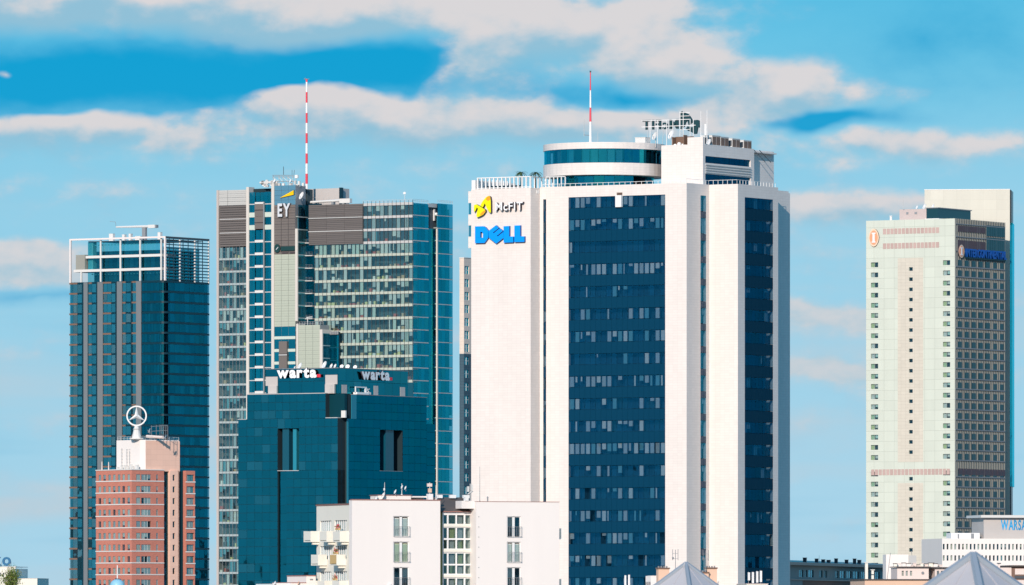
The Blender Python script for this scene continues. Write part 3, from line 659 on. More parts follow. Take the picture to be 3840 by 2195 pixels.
    x2 = F2.u(3467); zt2 = S2.z(712); one('slab_wall', T2, [(x2, 0, 0, 14, 0, zt2)], back_panel); one('coping', T2, [(x2-.1, .05, -.06, 14.1, zt2, zt2+.25)], offwhite)
    one('side_glazing', T2, [(.02, .8, .4, 13, S2.z(1825), S2.z(836))], g_blue); one('side_frame', T2, [(.003, .5, 1.2, 12, S2.z(836), zt2-.2), (.003, .35, 1, 12, 5, S2.z(1825))], teal_dark)
    # emblems
    def oval(face, px, py, w, h, nm, lab, cat='emblem sign'):
        t = S.at(nm, lab, cat, 0, 0, 0); u, z = face.u(px), face.z(py, px); w = w/F*S.Y/(S.c if face.k == 'F' else S.s); h = h/F*S.Y
        def out(k): return [(u+w/2*k*math.sin(a)*(1-.10*abs(math.cos(a))), z+h/2*k*math.cos(a)) for a in [2*math.pi*i/20 for i in range(20)]]
        m_ = MB(); extrude_poly(m_, face, out(1), .05, .45, M('cream_rim', (.85, .62, .45), .5), letter_side); m_.build('rim', t)
        m_ = MB(); extrude_poly(m_, face, out(.80), .45, .5, orange_plate); m_.build('plate', t)
        m_ = MB(); a, b = w*.10, h*.22
        for q in ((-a, a, -b, b), (-a*1.9, a*1.9, b, b+a*.8), (-a*1.9, a*1.9, -b-a*.8, -b)): m_.box(face.b(u+q[0], u+q[1], z+q[2], z+q[3], .5, .56), letter_white)
        m_.build('letter', t)
    oval(F0, 3279, 892, 38, 68, 'oval_emblem', 'orange oval emblem with a white I on the pale hotel front')
    oval(R0, 3601, 943, 25, 50, 'oval_emblem', 'orange oval emblem on the ribbed hotel side before the blue lettering')
    t = S.at('blue_wall_sign', 'long blue lettering band across the ribbed side of the pale hotel', 'sign', 0, 0, 0)
    one('backing_frame', t, [R0.b(R0.u(3615), yr-.2, R0.z(968, 3600), R0.z(962, 3600), .25, .5)], teal_dark)
    letters(t, 'INTERCONTINENTAL', R0, R0.u(3616), yr-.15, R0.z(963, 3600), R0.z(931, 3600), .3, .5, M('royal_blue', (.01, .10, .42), .4), M('royal_edge', (.0, .05, .25), .5), .03, .05)
    ww_ = S
    whip(S, S.x(3387, 6), 6, S.z(778, -8, 6), 3.6, 'thin roof aerial with a small lamp on the hotel penthouse', .06)
    piece_t = S.at('vent_cowl', 'short white cylindrical vent at the hotel roof edge', 'vent', S.x(3341, 1.5), 1.5, zt-.3)
    m_ = MB(); m_.bar((0, 0, 0), (0, 0, 1.5), .4, white, 10); m_.build('pipe', piece_t); m_ = MB(); m_.bar((0, 0, 1.5), (0, 0, 1.75), .5, white, 10); m_.build('cap', piece_t)
    for k, (px, r) in enumerate(((3440, .6), (3469, .9), (3500, .8))): dish(S, S.x(px, 8.5), 8.5, z2, r, ('small', 'large', 'medium')[k]+' white dish on the pink hotel penthouse', 'dishes on the hotel penthouse', pole=.2)
g_sidewin = M('teal_side_window', (.008, .045, .06), .12, spec=.5)
hotel()

# ================================================================== broad glass office tower with louvred crown
def office_tower():
    S = Site(1548, 2700, 31); T = S.root('louvred_glass_tower', 'broad glass office tower with grey brown louvred crown and a tall striped mast', 'tower')
    F0, R0 = Face(S, 'F'), Face(S, 'R'); fh = 47.7/F*S.Y; zlow = 20.; acc = newacc()
    z0 = F0.z(910, 1548)                                       # floor line under the louvred storeys
    zt = F0.z(758, 1548); ua, ub, ue = F0.u(1180), F0.u(1360), 0.
    # main curtain wall
    wc = (ue-ua)/24
    office(F0, ub, ue, 12, F0.z(768, 1548), fh, 3, fh*.2, acc, g_office, .5, [blinds[0], blinds[1], blinds[1], blinds[3]], 3.2, lgrey, .10, .7)
    office(F0, ua, ue, 24, z0, fh, 11, fh*.2, acc, g_office, .50, [blinds[0], blinds[0], blinds[1], M('blind_mint', (.55, .62, .54), .8), blinds[2]], 3.2, M('pale_green_band', (.47, .50, .42), .5), .7, .45)
    mb = MB()
    for i in range(25): piece('mullion', T, F0.b(ua+wc*i-.04, ua+wc*i+.04, z0-11*fh, z0 if i < 12 else zt+.6, .02, .15), dgrey)
    one('lower_front', T, [F0.b(ua, ue, zlow, z0-11*fh, -.6, 0)], g_spandt)
    one('parapet_band', T, [F0.b(ub, ue, F0.z(768, 1548), zt, -.5, .02)], lgrey)
    railing(T, [F0.pt(ub, zt, -.1), F0.pt(ue-.05, zt, -.1), R0.pt(R0.u(1606), zt, -.1)], .9, lgrey, 1.25, .05, 'roof_rail')
    # right flank
    r1, r2, r3 = R0.u(1607), R0.u(1638), R0.u(1640)
    office(R0, .3, r1, 4, zt-.2, fh, 22, .25, acc, g_blue, .10, [blinds[3]], 2.2, lgrey, .04, core=room)
    office(R0, r1, r2, 2, R0.z(857, 1607), fh, 20, .05, acc, g_blue, .06, [blinds[3]], 2.2, g_spandt, .0, core=room)
    xo = .9; RO = Face(S, 'R', xo); ro1, ro2 = RO.u(1641), RO.u(1698)
    office(RO, ro1, ro2, 4, RO.z(764, 1660), fh, 30, .22, acc, g_blue, .28, [blinds[3], M('blind_sky', (.05, .45, .6), .8)], 2.0, lgrey, .04, core=room)
    piece('flank_notch_wall', T, R0.b(r1, r2, R0.z(857, 1607), R0.z(777, 1607), -3.2, -3.0), teal_dark)
    piece('notch_hoist', T, R0.b(r2-1.2, r2-.6, R0.z(828, 1630), R0.z(785, 1630), -.6, -.2), offwhite)
    piece('flank_edge', T, RO.b(ro1-.45, ro1-.02, zlow, R0.z(857, 1607), -.3, .15), M('pale_stone_edge', (.66, .58, .50), .6))
    piece('notch_head', T, R0.b(r1, r2, R0.z(777, 1607), R0.z(763, 1607), -.5, .02), lgrey)
    one('flank_base', T, [R0.b(.3, r2, zlow, zt-.2-22*fh, -.8, 0), RO.b(ro1, ro2, zlow, RO.z(764, 1660)-30*fh, -.8, 0)], g_spandt)
    railing(T, [RO.pt(ro1, RO.z(762, 1660), -.1), RO.pt(ro2, RO.z(762, 1660), -.1)], .8, lgrey, 1.2, .05, 'flank_rail')
    # louvred storeys on the main face, each slat a piece
    FLv = Face(S, 'F', -.25); la, lb = FLv.u(1158), FLv.u(1360); zla = FLv.z(764, 1360)
    one('louvre_backing', T, [FLv.b(la, lb, z0, zla, -.6, -.1)], dgrey)
    sl = []
    nsl = 22
    for k in range(nsl):
        za = z0+(zla-z0)*k/nsl
        for j in range(3): sl.append((FLv.b(la+(lb-la)*j/3+.03, la+(lb-la)*(j+1)/3-.03, za+.06, za+(zla-z0)/nsl-.04, -.1, .05+.03*(k % 2)), louvre_slat))
    for k in (1, 2): piece('louvre_ledge', T, FLv.b(la, lb, z0+(zla-z0)*k/3-.12, z0+(zla-z0)*k/3+.14, -.1, .3), lgrey)
    one('machine_room', T, [(la, ue-.6, .62, 18, z0, zt-.4)], dgrey)
    # recessed glass slot with balconies between x 1115 and 1180
    FR = Face(S, 'F', 2.6); xa, xb_ = FR.u(1113), FR.u(1182)
    one('slot_wall', T, [FR.b(xa-2, xb_+2, zlow, FR.z(766, 1120), -.8, -.4)], teal_dark)
    for k in range(14):
        z = z0+1.2*fh-k*fh
        for i in range(5): acc['pane'].append((FR.b(xa+(xb_-xa)*i/5+.05, xa+(xb_-xa)*(i+1)/5-.05, z+.3, z+fh-.1, -.05, 0), g_blue))
        if k > 0:
            piece('balcony_slab', T, FR.b(xa, xb_, z-.15, z+.15, 0, 1.7), lgrey)
            railing(T, [FR.pt(xa+.1, z+.15, 1.6), FR.pt(xb_-.1, z+.15, 1.6)], .95, mgrey, 1.1, .035, 'balcony_rail')
    # projecting sign shaft (x 1018 - 1115)
    FP = Face(S, 'F', -3.2); pa, pb, pc, pd = FP.u(1019), FP.u(1029), FP.u(1108), FP.u(1117)
    zp = FP.z(697, 1029); zE = FP.z(770, 1029); zg2 = FP.z(955, 1029); zbp = FP.z(1226, 1029)
    one('shaft_pier', T, [FP.b(pa, pb, zlow, zp+.8, -4, .25)], M('pale_pier', (.62, .57, .51), .6, var=.05))
    one('shaft_edge', T, [FP.b(pc, pd, FP.z(1205, 1110), FP.z(858, 1110), -5, .2)], M('pale_pier', (0, 0, 0)))
    for k, (za, zb, mt) in enumerate(((zE, zp, M('sky_panel', (.20, .40, .50), .22, .6)), (zg2, zE, louvre), (zbp, zg2, green_panel))):
        nr = (4, 9, 14)[k]
        for r in range(nr):
            for c in range(3): piece('cladding_panel', T, FP.b(pb+(pc-pb)*c/3+.03, pb+(pc-pb)*(c+1)/3-.03, za+(zb-za)*r/nr+.03, za+(zb-za)*(r+1)/nr-.03, -.08, .0+.01*((r+c) % 3)), mt)
    one('shaft_backing', T, [FP.b(pb, pc, zlow, zp, -6, -.1)], mgrey)
    RSh = Face(S, 'R', pd+.05); office(RSh, -3.0, 2.6, 4, FP.z(768, 1117), fh, 15, .3, acc, g_blue, .15, [blinds[3]], 1.2, M('band_teal_grey', (.36, .42, .42), .5), .0, core=room)
    # glass below the shaft panel
    for k in range(5):
        z = zbp-(k+1)*fh
        for i in range(3): acc['pane'].append((FP.b(pb+(pc-pb)*i/3+.05, pb+(pc-pb)*(i+1)/3-.05, z+.95, z+fh-.05, -.06, .02), g_blue))
        piece('floor_band', T, FP.b(pb, pc, z, z+.9, -.08, .05), M('mint_band', (.55, .62, .54), .5))
    piece('bronze_panel', T, FP.b(FP.u(1049), FP.u(1080), FP.z(1382, 1050), FP.z(1281, 1050), .05, .5), louvre); piece('bronze_panel', T, FP.b(FP.u(1049), FP.u(1080), FP.z(1334, 1050), FP.z(1330, 1050), .5, .6), lgrey)
    # lower stepped shaft with pale green cladding (x 1110 - 1210)
    FQ = Face(S, 'F', -5.2); qa, qb, qc, qd = FQ.u(1112), FQ.u(1119), FQ.u(1200), FQ.u(1210); zq = FQ.z(1220, 1119); zq1 = FQ.z(1395, 1119)
    one('step_pier', T, [FQ.b(qa, qb, zlow, zq+.4, -4, .2), FQ.b(qc, qd, zlow, FQ.z(1236, 1205), -6, .2)], M('pale_pier', (0, 0, 0)))
    for r in range(11):
        for c in range(3): piece('cladding_panel', T, FQ.b(qb+(qc-qb)*c/3+.03, qb+(qc-qb)*(c+1)/3-.03, zq1+(zq-zq1)*r/11+.03, zq1+(zq-zq1)*(r+1)/11-.03, -.08, .01*((r+c) % 2)), green_panel)
    one('step_backing', T, [FQ.b(qb, qc, zlow, zq, -6, -.1)], mgrey)
    railing(T, [FQ.pt(qa, zq, -.3), FQ.pt(qd, zq, -.3)], 1.0, lgrey, 1.0, .05, 'step_rail')
    m_ = MB(); m_.bar(FQ.pt(FQ.u(1147), zq, -1), FQ.pt(FQ.u(1147), zq+2.4, -1), .12, offwhite); m_.bar(FQ.pt(FQ.u(1143), zq+2.4, -1), FQ.pt(FQ.u(1165), zq+2.5, -1), .14, offwhite); m_.build('davit', T)
    RSt = Face(S, 'R', qd+.05); office(RSt, -5.0, 0.5, 4, FQ.z(1250, 1211), fh, 5, .25, acc, g_blue, .3, [blinds[3]], 1.2, M('band_teal_grey', (.36, .42, .42), .5), .0, core=room)
    F4 = Face(S, 'F', -1.0); u4, u5 = F4.u(1211), F4.u(1270)
    one('step_flank_wall', T, [F4.b(u4, u5, zlow, F4.z(1246, 1211), -2.5, -.4)], teal_dark)
    for k in range(4):
        z = F4.z(1258, 1211)-(k+1)*fh
        for i in range(4): acc['pane'].append((F4.b(u4+(u5-u4)*i/4+.05, u4+(u5-u4)*(i+1)/4-.05, z+.2, z+fh-.1, -.05, 0), g_blue))
        piece('floor_band', T, F4.b(u4, u5, z-.1, z+.15, -.1, .05), g_spandt)
    for i in range(9): piece('vent_slat', T, F4.b(u4+(u5-u4)*i/9+.05, u4+(u5-u4)*(i+1)/9-.08, F4.z(1256, 1211), F4.z(1244, 1211), -.1, .2), mgrey)
    # stair bay (x 925 - 1018)
    FS = Face(S, 'F', -1.2); s0, s1, s2, s3, s4 = FS.u(925), FS.u(935), FS.u(957), FS.u(992), FS.u(1018); zs = FS.z(702, 930)
    one('stair_pier', T, [FS.b(s0, s1, zlow, zs, -3, .3)], M('pale_pier', (0, 0, 0)))
    one('stair_backing', T, [FS.b(s1, s4, zlow, zs-.5, -3.0, -2.4)], room)
    zq0 = FS.z(720, 990)
    for k in range(20):
        z = zq0-(k+1)*fh
        if FS.z(1600, 990) > z+fh: break
        for a, b in ((s1, s2), (s3, s4)):
            acc['pane'].append((FS.b(a+.06, (a+b)/2-.03, z+.3, z+fh-.02, -.06, 0), g_blue)); acc['pane'].append((FS.b((a+b)/2+.03, b-.06, z+.3, z+fh-.02, -.06, 0), g_blue))
            piece('floor_band', T, FS.b(a, b, z, z+(.28 if k > 2 or k == 0 else 1.5), -.1, .05), lgrey if k > 2 or k == 0 else M('mint_band', (0, 0, 0)))
        if k in (1, 2): piece('bronze_panel', T, FS.b(s2, s3, z+.25, z+fh+.2, -.2, .35), louvre)
        else:
            piece('stair_landing', T, FS.b(s2, s3-.1, z-.05, z+.75, -1.9, .25), offwhite)
            for i in range(2): acc['pane'].append((FS.b(s2+(s3-s2)*i/2+.05, s2+(s3-s2)*(i+1)/2-.05, z+.8, z+fh-.1, -.3, -.25), g_blue))
            piece('stair_post', T, FS.b(s2+(s3-s2)*.62, s2+(s3-s2)*.66, z+.75, z+fh*.72, -.6, -.4), offwhite)
    piece('stair_fin', T, FS.b(s3-.2, s3+.15, zlow, FS.z(760, 990), -.3, .5), mgrey)
    # left curtain wall (x 813 - 925)
    FA = Face(S, 'F', .6); a0, a1, a2 = FA.u(813), FA.u(821), FA.u(925); zA = FA.z(714, 820)
    one('left_pier', T, [FA.b(a0, a1, zlow, zA, -4, .2)], M('rose_grey_pier', (.50, .44, .40), .6, var=.05))
    for r in range(4):
        for c in range(2): piece('cladding_panel', T, FA.b(a1+(a2-a1)*(0, .32, 1)[c]+.04, a1+(a2-a1)*(0, .32, 1)[c+1]-.04, FA.z(772-r*14.4, 822)+.04, FA.z(772-(r+1)*14.4, 822)-.04, -.1, .02), metal_panel)
    one('left_backing', T, [FA.b(a1, a2, zlow, zA, -6, -3.6)], mgrey)
    zlv0, zlv1 = FA.z(927, 822), FA.z(773, 822)
    one('louvre_backing', T, [FA.b(a1+.4, a2, zlv0, zlv1, -1, -.1)], dgrey)
    for k in range(18):
        za = zlv0+(zlv1-zlv0)*k/18; sl.append((FA.b(a1+.5, a2-.05, za+.1, za+(zlv1-zlv0)/18-.05, -.1, .12+.1*(k % 2)), louvre_slat))
    for k in (1, 2): piece('louvre_ledge', T, FA.b(a1+.5, a2, zlv0+(zlv1-zlv0)*k/3-.1, zlv0+(zlv1-zlv0)*k/3+.15, -.1, .4), lgrey)
    pieces('louvre_slat', 'louvre_slat_field', T, sl)
    office(FA, a1+.1, a2, 8, FA.z(930, 822), fh, 27, fh*.16, acc, g_office, .42, [blinds[0], blinds[1], blinds[3], blinds[3]], 3.0, M('band_teal_grey', (.36, .42, .42), .5), .35, .5)
    for i in range(9): piece('mullion', T, FA.b(a1+.1+(a2-a1-.1)*i/8-.04, a1+.1+(a2-a1-.1)*i/8+.04, zlow, zlv0, .02, .12), mgrey)
    flush(T, acc, 300)
    one('left_flank', T, [(a0-.02, a0+.5, 4.7, 34, 0, zA-.5)], offwhite)
    one('tower_core', T, [(a0+1, -5, 6, 30, 0, zt-1), (pa, pc, 3.6, 7, 0, zp-1)], room2); one('base_block', T, [(a0, 0, .7, 34, 0, zlow)], mgrey)
    # roof
    one('roof_block', T, [(S.x(1156, 14), S.x(1272, 14), 14, 20, zt-1, S.z(706, S.x(1272, 14), 14))], M('warm_grey_panel', (.50, .46, .43), .6, var=.04))
    piece('roof_block_fin', T, (S.x(1273, 14), S.x(1281, 14), 13.8, 15, zt-1, S.z(704, S.x(1272, 14), 14)), teal_dark)
    railing(T, [(S.x(1170, 9), 9, zt+.4), (S.x(1255, 9), 9, zt+.4)], 2.4, lgrey, 2.3, .06, 'gantry_rail')
    # mast
    zm0 = S.z(735, S.x(1150, 5), 5); mx = S.x(1150, 5)
    mast = S.at('striped_mast', 'tall red and white banded mast on the louvred glass tower', 'mast', mx, 5, zm0-3)
    ys = [735, 690, 652, 614, 576, 538, 500, 462, 424, 386, 346, 308]; cur = 3.
    for k in range(len(ys)-1):
        za, zb = (S.z(ys[k], mx, 5)-zm0+3 if k else 0), S.z(ys[k+1], mx, 5)-zm0+3; r = .42-.012*k
        m_ = MB(); m_.bar((0, 0, za), (0, 0, zb), r, redpaint if k % 2 else mastwhite, 10, r-.012); m_.build('mast_segment', mast)
    zt_ = S.z(308, mx, 5)-zm0+3; m_ = MB(); m_.bar((0, 0, zt_), (0, 0, zt_+.9), .3, redpaint, 8); m_.bar((-1, 0, zt_+.9), (1, 0, zt_+.9), .1, mgrey, 6); m_.bar((-.7, .2, zt_+.9), (-.7, .2, zt_+1.3), .15, mgrey, 6); m_.build('mast_head', mast)
    m_ = MB(); m_.bar((0, 0, 2.5), (0, 0, 4.2), .75, lgrey, 10, .5); m_.build('mast_base', mast)
    # signs
    t = S.at('yellow_beam_sign', 'amber wedge beam sign above the silver EY letters', 'sign', 0, 0, 0)
    m_ = MB(); extrude_poly(m_, FP, [(FP.u(px), FP.z(py, px)) for px, py in ((1052, 743), (1104, 714), (1104, 731))], .1, .5, sign_yellow, letter_side); m_.build('beam', t)
    t = S.at('silver_letter_sign', 'large silver EY letters on the louvred sign shaft', 'sign', 0, 0, 0)
    letters(t, 'EY', FP, FP.u(1046), FP.u(1093), FP.z(814, 1050), FP.z(764, 1050), .1, .7, letter_grey, letter_side, .035, .06)
    t = S.at('dark_round_sign', 'dark green sign with a round disc on the sign shaft of the louvred tower', 'sign', 0, 0, 0)
    u, z = FP.u(1042), FP.z(932, 1042)
    m_ = MB(); extrude_poly(m_, FP, [(u+.95*math.sin(a)*1.15, z+1.35*math.cos(a)) for a in [2*math.pi*i/18 for i in range(18)]], .1, .5, M('bottle_green', (.012, .05, .05), .4), letter_side); m_.build('disc', t)
    m_ = MB(); extrude_poly(m_, FP, [(u-.45, z-.35), (u-.3, z-.5), (u+.5, z+.3), (u+.35, z+.45)], .5, .56, letter_grey); m_.build('disc_mark', t)
    m_ = MB(); m_.box(FP.b(FP.u(1055), FP.u(1107), FP.z(941, 1055), FP.z(925, 1055), .1, .4), M('bottle_green', (0, 0, 0))); m_.build('bar', t)
    m_ = MB(); m_.box(FP.b(FP.u(1059), FP.u(1082), FP.z(950.5, 1055), FP.z(947, 1055), .1, .3), letter_side); m_.box(FP.b(FP.u(1087), FP.u(1107), FP.z(951, 1055), FP.z(947.5, 1055), .1, .3), letter_side); m_.build('lower_bar', t)
    # antenna platforms
    t = S.at('antenna_platform', 'cluttered steel antenna platform on the roof above the EY sign', 'antenna platform', S.x(1075, -1), -1, zp)
    def L(px, py): x = S.x(px, -1)-S.x(1075, -1); return x, S.z(py, S.x(px, -1), -1)-zp
    m_ = MB()
    for py in (658, 664, 681): m_.bar((L(1022, py)[0], 0, L(1022, py)[1]), (L(1110, py)[0], 0, L(1110, py)[1]), .13, mgrey, 4)
    for px in (1022, 1045, 1060, 1080, 1098, 1110, 1125, 1140): m_.bar((L(px, 660)[0], .2*(px % 3), L(px, 660 if px < 1115 else 682)[1]), (L(px, 660)[0], .2*(px % 3), -.5), .10, lgrey, 4)
    for a, b in ((1022, 1045), (1045, 1060), (1060, 1080), (1080, 1098)): m_.bar((L(a, 664)[0], 0, L(a, 664)[1]), (L(b, 681)[0], 0, L(b, 681)[1]), .09, offwhite, 4)
    m_.build('lattice', t)
    m_ = MB(); m_.bar((L(975, 684)[0], 0, L(975, 686)[1]), (L(1040, 684)[0], 0, L(1040, 684)[1]), .35, offwhite, 6); m_.bar((L(1060, 678)[0], .5, L(1060, 656)[1]), (L(1060, 678)[0], .5, L(1060, 625)[1]), .09, dgrey, 4); m_.bar((L(1092, 656)[0], .5, L(1092, 656)[1]), (L(1092, 640)[0], .5, L(1092, 638)[1]), .06, dgrey, 4); m_.bar((L(1099, 656)[0], .5, L(1099, 656)[1]), (L(1101, 640)[0], .5, L(1101, 638)[1]), .06, dgrey, 4); m_.build('boom', t)
    rr = random.Random(4)
    for k in range(22):
        px, py = rr.uniform(985, 1138), rr.uniform(684, 698); x, z = L(px, py); piece('equipment_box', t, (x-rr.uniform(.2, .6), x+.3, -.3, .3, z-.5, z+rr.uniform(.3, 1)), rr.choice([white, offwhite, lgrey, mgrey]))
    piece('equipment_box', t, (L(1108, 660)[0], L(1118, 660)[0], -.4, .3, L(1108, 669)[1], L(1108, 657)[1]), white)
    for k, (px, py, r, nm) in enumerate(((1031, 676, .7, 'round drum dish at the end of the antenna platform'), (1090, 676, .6, 'small drum dish inside the antenna platform'))): x, z = L(px, py); dish(S, S.x(px, -1.5), -1.5, zp+z-1, r, nm, pole=.3)
    dish(S, FP.u(1127), -2.2, S.z(752, FP.u(1127), -2.2), 1.3, 'large oval white dish beside the base of the striped mast', pole=.6)
    t = S.at('cleaning_cradle_jib', 'long white window cleaning jib lying along the louvred tower roof', 'jib', S.x(1250, 4), 4, zt)
    m_ = MB(); x0, x1_ = S.x(1165, 4)-S.x(1250, 4), S.x(1312, 4)-S.x(1250, 4); m_.bar((x0, 0, 1.1), (x1_, 0, 1.5), .38, offwhite, 8); m_.build('beam', t)
    one('counterweight', t, [(x1_-3.5, x1_+.4, -.7, .7, .5, 1.9)], offwhite); one('foot', t, [(-.4, .4, -.6, .6, 0, 1), (x0+1, x0+1.8, -.6, .6, -.2, .9), (x1_-2.6, x1_-1.8, -.6, .6, 0, .6)], mgrey)
    whip(S, S.x(1518, 3), 3, zt, 3.6, 'lone pale aerial with a crossbar on the glass tower roof', .09, None, offwhite, ((2.7, 3.3, .9, 0),))
g_spandt = M('teal_spandrel', (.006, .075, .115), .15, spec=.5)
louvre_slat = M('louvre_slat_metal', (.185, .155, .14), .4, .25, var=.15, vscale=.2)
office_tower()

# ================================================================== teal mirror-glass office block
def teal_block():
    S = Site(1268, 1857, 31); T = S.root('teal_glass_block', 'teal mirror glass office block with stepped shoulders and corner notch', 'office block')
    F0, R0 = Face(S, 'F'), Face(S, 'R'); zlow = 22.; fh = 63.5/F*S.Y/1.0
    pn = []; sp = []
    def skin(face, u0, u1, z0, z1, pitch, fhh, mat, cut=()):
        n = max(1, round((u1-u0)/pitch)); w = (u1-u0)/n; nr = max(1, round((z1-z0)/fhh)); h = (z1-z0)/nr
        for r in range(nr):
            for i in range(n):
                a, b, za, zb = u0+w*i+.022, u0+w*(i+1)-.022, z0+h*r+.03, z0+h*(r+1)-.03
                if any(a < q[1] and b > q[0] and za < q[3] and zb > q[2] for q in cut): continue
                pn.append((face.b(a, b, za, zb, -.05, RND.uniform(-.004, .004)), g_warta_l if mat is g_warta and (r % 2 == 0) and RND.random() < .16 else mat))
    # top box
    zt, zb = S.z(1381), S.z(1476); x0 = F0.u(997); y1 = R0.u(1530)
    skin(F0, x0, 0, zb, zt, 3.0, 2.7, g_warta); skin(R0, 0.01, y1, zb, zt, 3.0, 2.7, g_warta)
    one('top_core', T, [(x0, -.07, .07, y1, zb-1, zt-.02)], room); one('top_coping', T, [(x0-.1, .1, -.1, y1+.1, zt, zt+.12)], mgrey)
    gp = M('warm_grey_panel', (0, 0, 0))
    for (a, b, c, d) in ((997, 1042, 1413, 1447), (1010, 1042, 1447, 1476), (1221, 1266, 1406, 1441), (1223, 1258, 1441, 1476)):
        piece('grey_panel', T, F0.b(F0.u(a), F0.u(b), F0.z(d, b), F0.z(c, b), .02, .12 if d < 1450 else .5), gp)
    for i in range(3): piece('panel_rib', T, F0.b(F0.u(1241+i*5), F0.u(1243+i*5), F0.z(1474, 1250), F0.z(1443, 1250), .5, .62), lgrey)
    piece('door', T, R0.b(R0.u(1281), R0.u(1300), zb, R0.z(1443, 1281), .02, .08), gp); piece('door', T, R0.b(R0.u(1401), R0.u(1417), zb, R0.z(1447, 1401), .02, .08), gp); piece('door', T, R0.b(R0.u(1500), R0.u(1518), zb, R0.z(1452, 1500), .02, .08), gp)
    # shaft below, front
    p = 1.5; FM = Face(S, 'F', -p); RM = Face(S, 'R', p); zs = FM.z(1476, 1222); m0, m1 = FM.u(926), FM.u(1221); m2 = FM.u(1266)
    zn = FM.z(1568, 1266); zsl = FM.z(1574, 926); ml = FM.u(893)
    wz0, wz1 = FM.z(1765, 1042), FM.z(1608, 1042); wa, wb = FM.u(1041), FM.u(1121); ws = FM.u(1074)
    cutF = [(wa, wb, wz0, wz1), (wa, ws, zlow, wz0)]
    skin(FM, m0, m1, zn, zs, 1.75, 1.83, g_warta)
    skin(FM, ml, m0-.01, zlow, zsl, 1.75, 1.83, g_warta)
    for (a, b, za, zb_) in ((m0, wa, zlow, zn), (wb, m2, wz0, zn), (wa, wb, wz1, zn), (ws, m2, zlow, wz0)): skin(FM, a, b, za, zb_, 1.75, 1.83, g_warta)
    one('front_core', T, [(ml, m0, -p+.07, 14, 0, zsl-.02), (m0, m1, -p+2.2, 12, 0, zs-.02), (m0, wa, -p+.07, 3, 0, zs-.02), (wb, m2, -p+.07, 3, 0, zn-.02), (wa, wb, -p+.07, 3, wz1, zn-.02), (ws, m2, -p+.07, 3, 0, wz0), (m0, m1, -p+.07, 3, zn, zs-.02)], room)
    one('shoulder_coping', T, [(m0-.05, m1, -p-.1, .3, zs, zs+.15), (ml-.1, m0-.06, -p-.1, 3, zsl, zsl+.12)], lgrey)
    # tall recess with fins, and the strip below it
    one('recess_back', T, [FM.b(wa, wb, wz0, wz1, -2.0, -1.9)], teal_dark); one('recess_sill', T, [FM.b(wa, wb, wz0-.12, wz0, -2, .15)], lgrey)
    for (a, b, mt) in ((1055, 1079, g_spandt), (1094, 1107, M('fin_blue', (.02, .22, .30), .3))): piece('recess_fin', T, FM.b(FM.u(a), FM.u(b), wz0, wz1, -1.9, -.5), mt)
    one('strip_back', T, [FM.b(wa, ws, zlow, wz0-.12, -.8, -.7)], g_spandt)
    for k in range(14): piece('strip_pane', T, FM.b(wa+.02, ws-.02, wz0-.15-(k+1)*1.83, wz0-.18-k*1.83, -.65, -.6), g_warta)
    # corner notch
    y0 = RM.u(1304); one('notch_wall', T, [(m2, p, -.2, y0, zlow, zs-.1)], g_spandt) if False else None
    ntop = FM.z(1476, 1266)
    nb = MB(); nb.box((m1, m2+.8, 0.03, 1.0, zn, zs), g_spandt2); nb.box((m2, .2, -p+1.6, -p+1.75, zlow, zn), g_spandt); nb.box((.2, .35, -p+1.75, y0+.2, zlow, zs), g_spandt); nb.build('notch_wall', T)
    one('notch_ledge', T, [(m1, m2, -p-.05, 0.03, zn, zn+.15)], lgrey)
    piece('notch_door', T, F0.b(F0.u(1284), F0.u(1300), zn+.1, zn+1.6, .05, .5), offwhite)
    # flank
    r1, r2 = RM.u(1600), RM.u(1632); zR = RM.z(1481, 1336); zR2 = RM.z(1590, 1604); yn = RM.u(1336)
    fz0, fz1 = RM.z(1765, 1425), RM.z(1612, 1425); fa, fb = RM.u(1425), RM.u(1510)
    piece('corner_fin', T, RM.b(RM.u(1318), yn, RM.z(1571, 1318), zR, -.1, .06), M('fin_blue', (0, 0, 0)))
    piece('corner_fin', T, RM.b(y0-.25, y0+.3, zlow, RM.z(1571, 1318), -.1, .05), M('fin_blue', (0, 0, 0)))
    skin(RM, yn, r1, RM.z(1571, 1318), zR, 2.4, 1.83, g_warta_r)
    for (a, b, za, zb_) in ((y0, fa, zlow, RM.z(1571, 1318)), (fa, fb, fz1, RM.z(1571, 1318)), (fb, r1, zlow, RM.z(1571, 1318)), (fa, fb, zlow, fz0), (r1, r2, zlow, zR2)): skin(RM, a, b, za, zb_, 2.4, 1.83, g_warta_r)
    one('flank_core', T, [(-6, p-2.2, y0, r1, 0, zR-.02), (p-2.2, p-.07, y0, fa, 0, zR-.02), (p-2.2, p-.07, fb, r1, 0, zR-.02), (p-2.2, p-.07, fa, fb, fz1, zR-.02), (p-2.2, p-.07, fa, fb, 0, fz0), (-5, p-.07, r1, r2, 0, zR2-.02)], room)
    one('recess_back', T, [RM.b(fa, fb, fz0, fz1, -2.1, -2.0)], teal_dark); piece('recess_fin', T, RM.b(RM.u(1452), RM.u(1482), fz0, fz1, -1.9, -.4), g_spandt); one('recess_sill', T, [RM.b(fa, fb, fz0-.1, fz0, -2, .1)], mgrey)
    one('flank_coping', T, [(-3, p+.1, yn, r1+.1, zR, zR+.12)], mgrey)
    one('base_block', T, [(ml, p-.1, -p+.08, r2, 0, zlow)], teal_dark)
    pieces('pane', 'pane_field', T, pn)
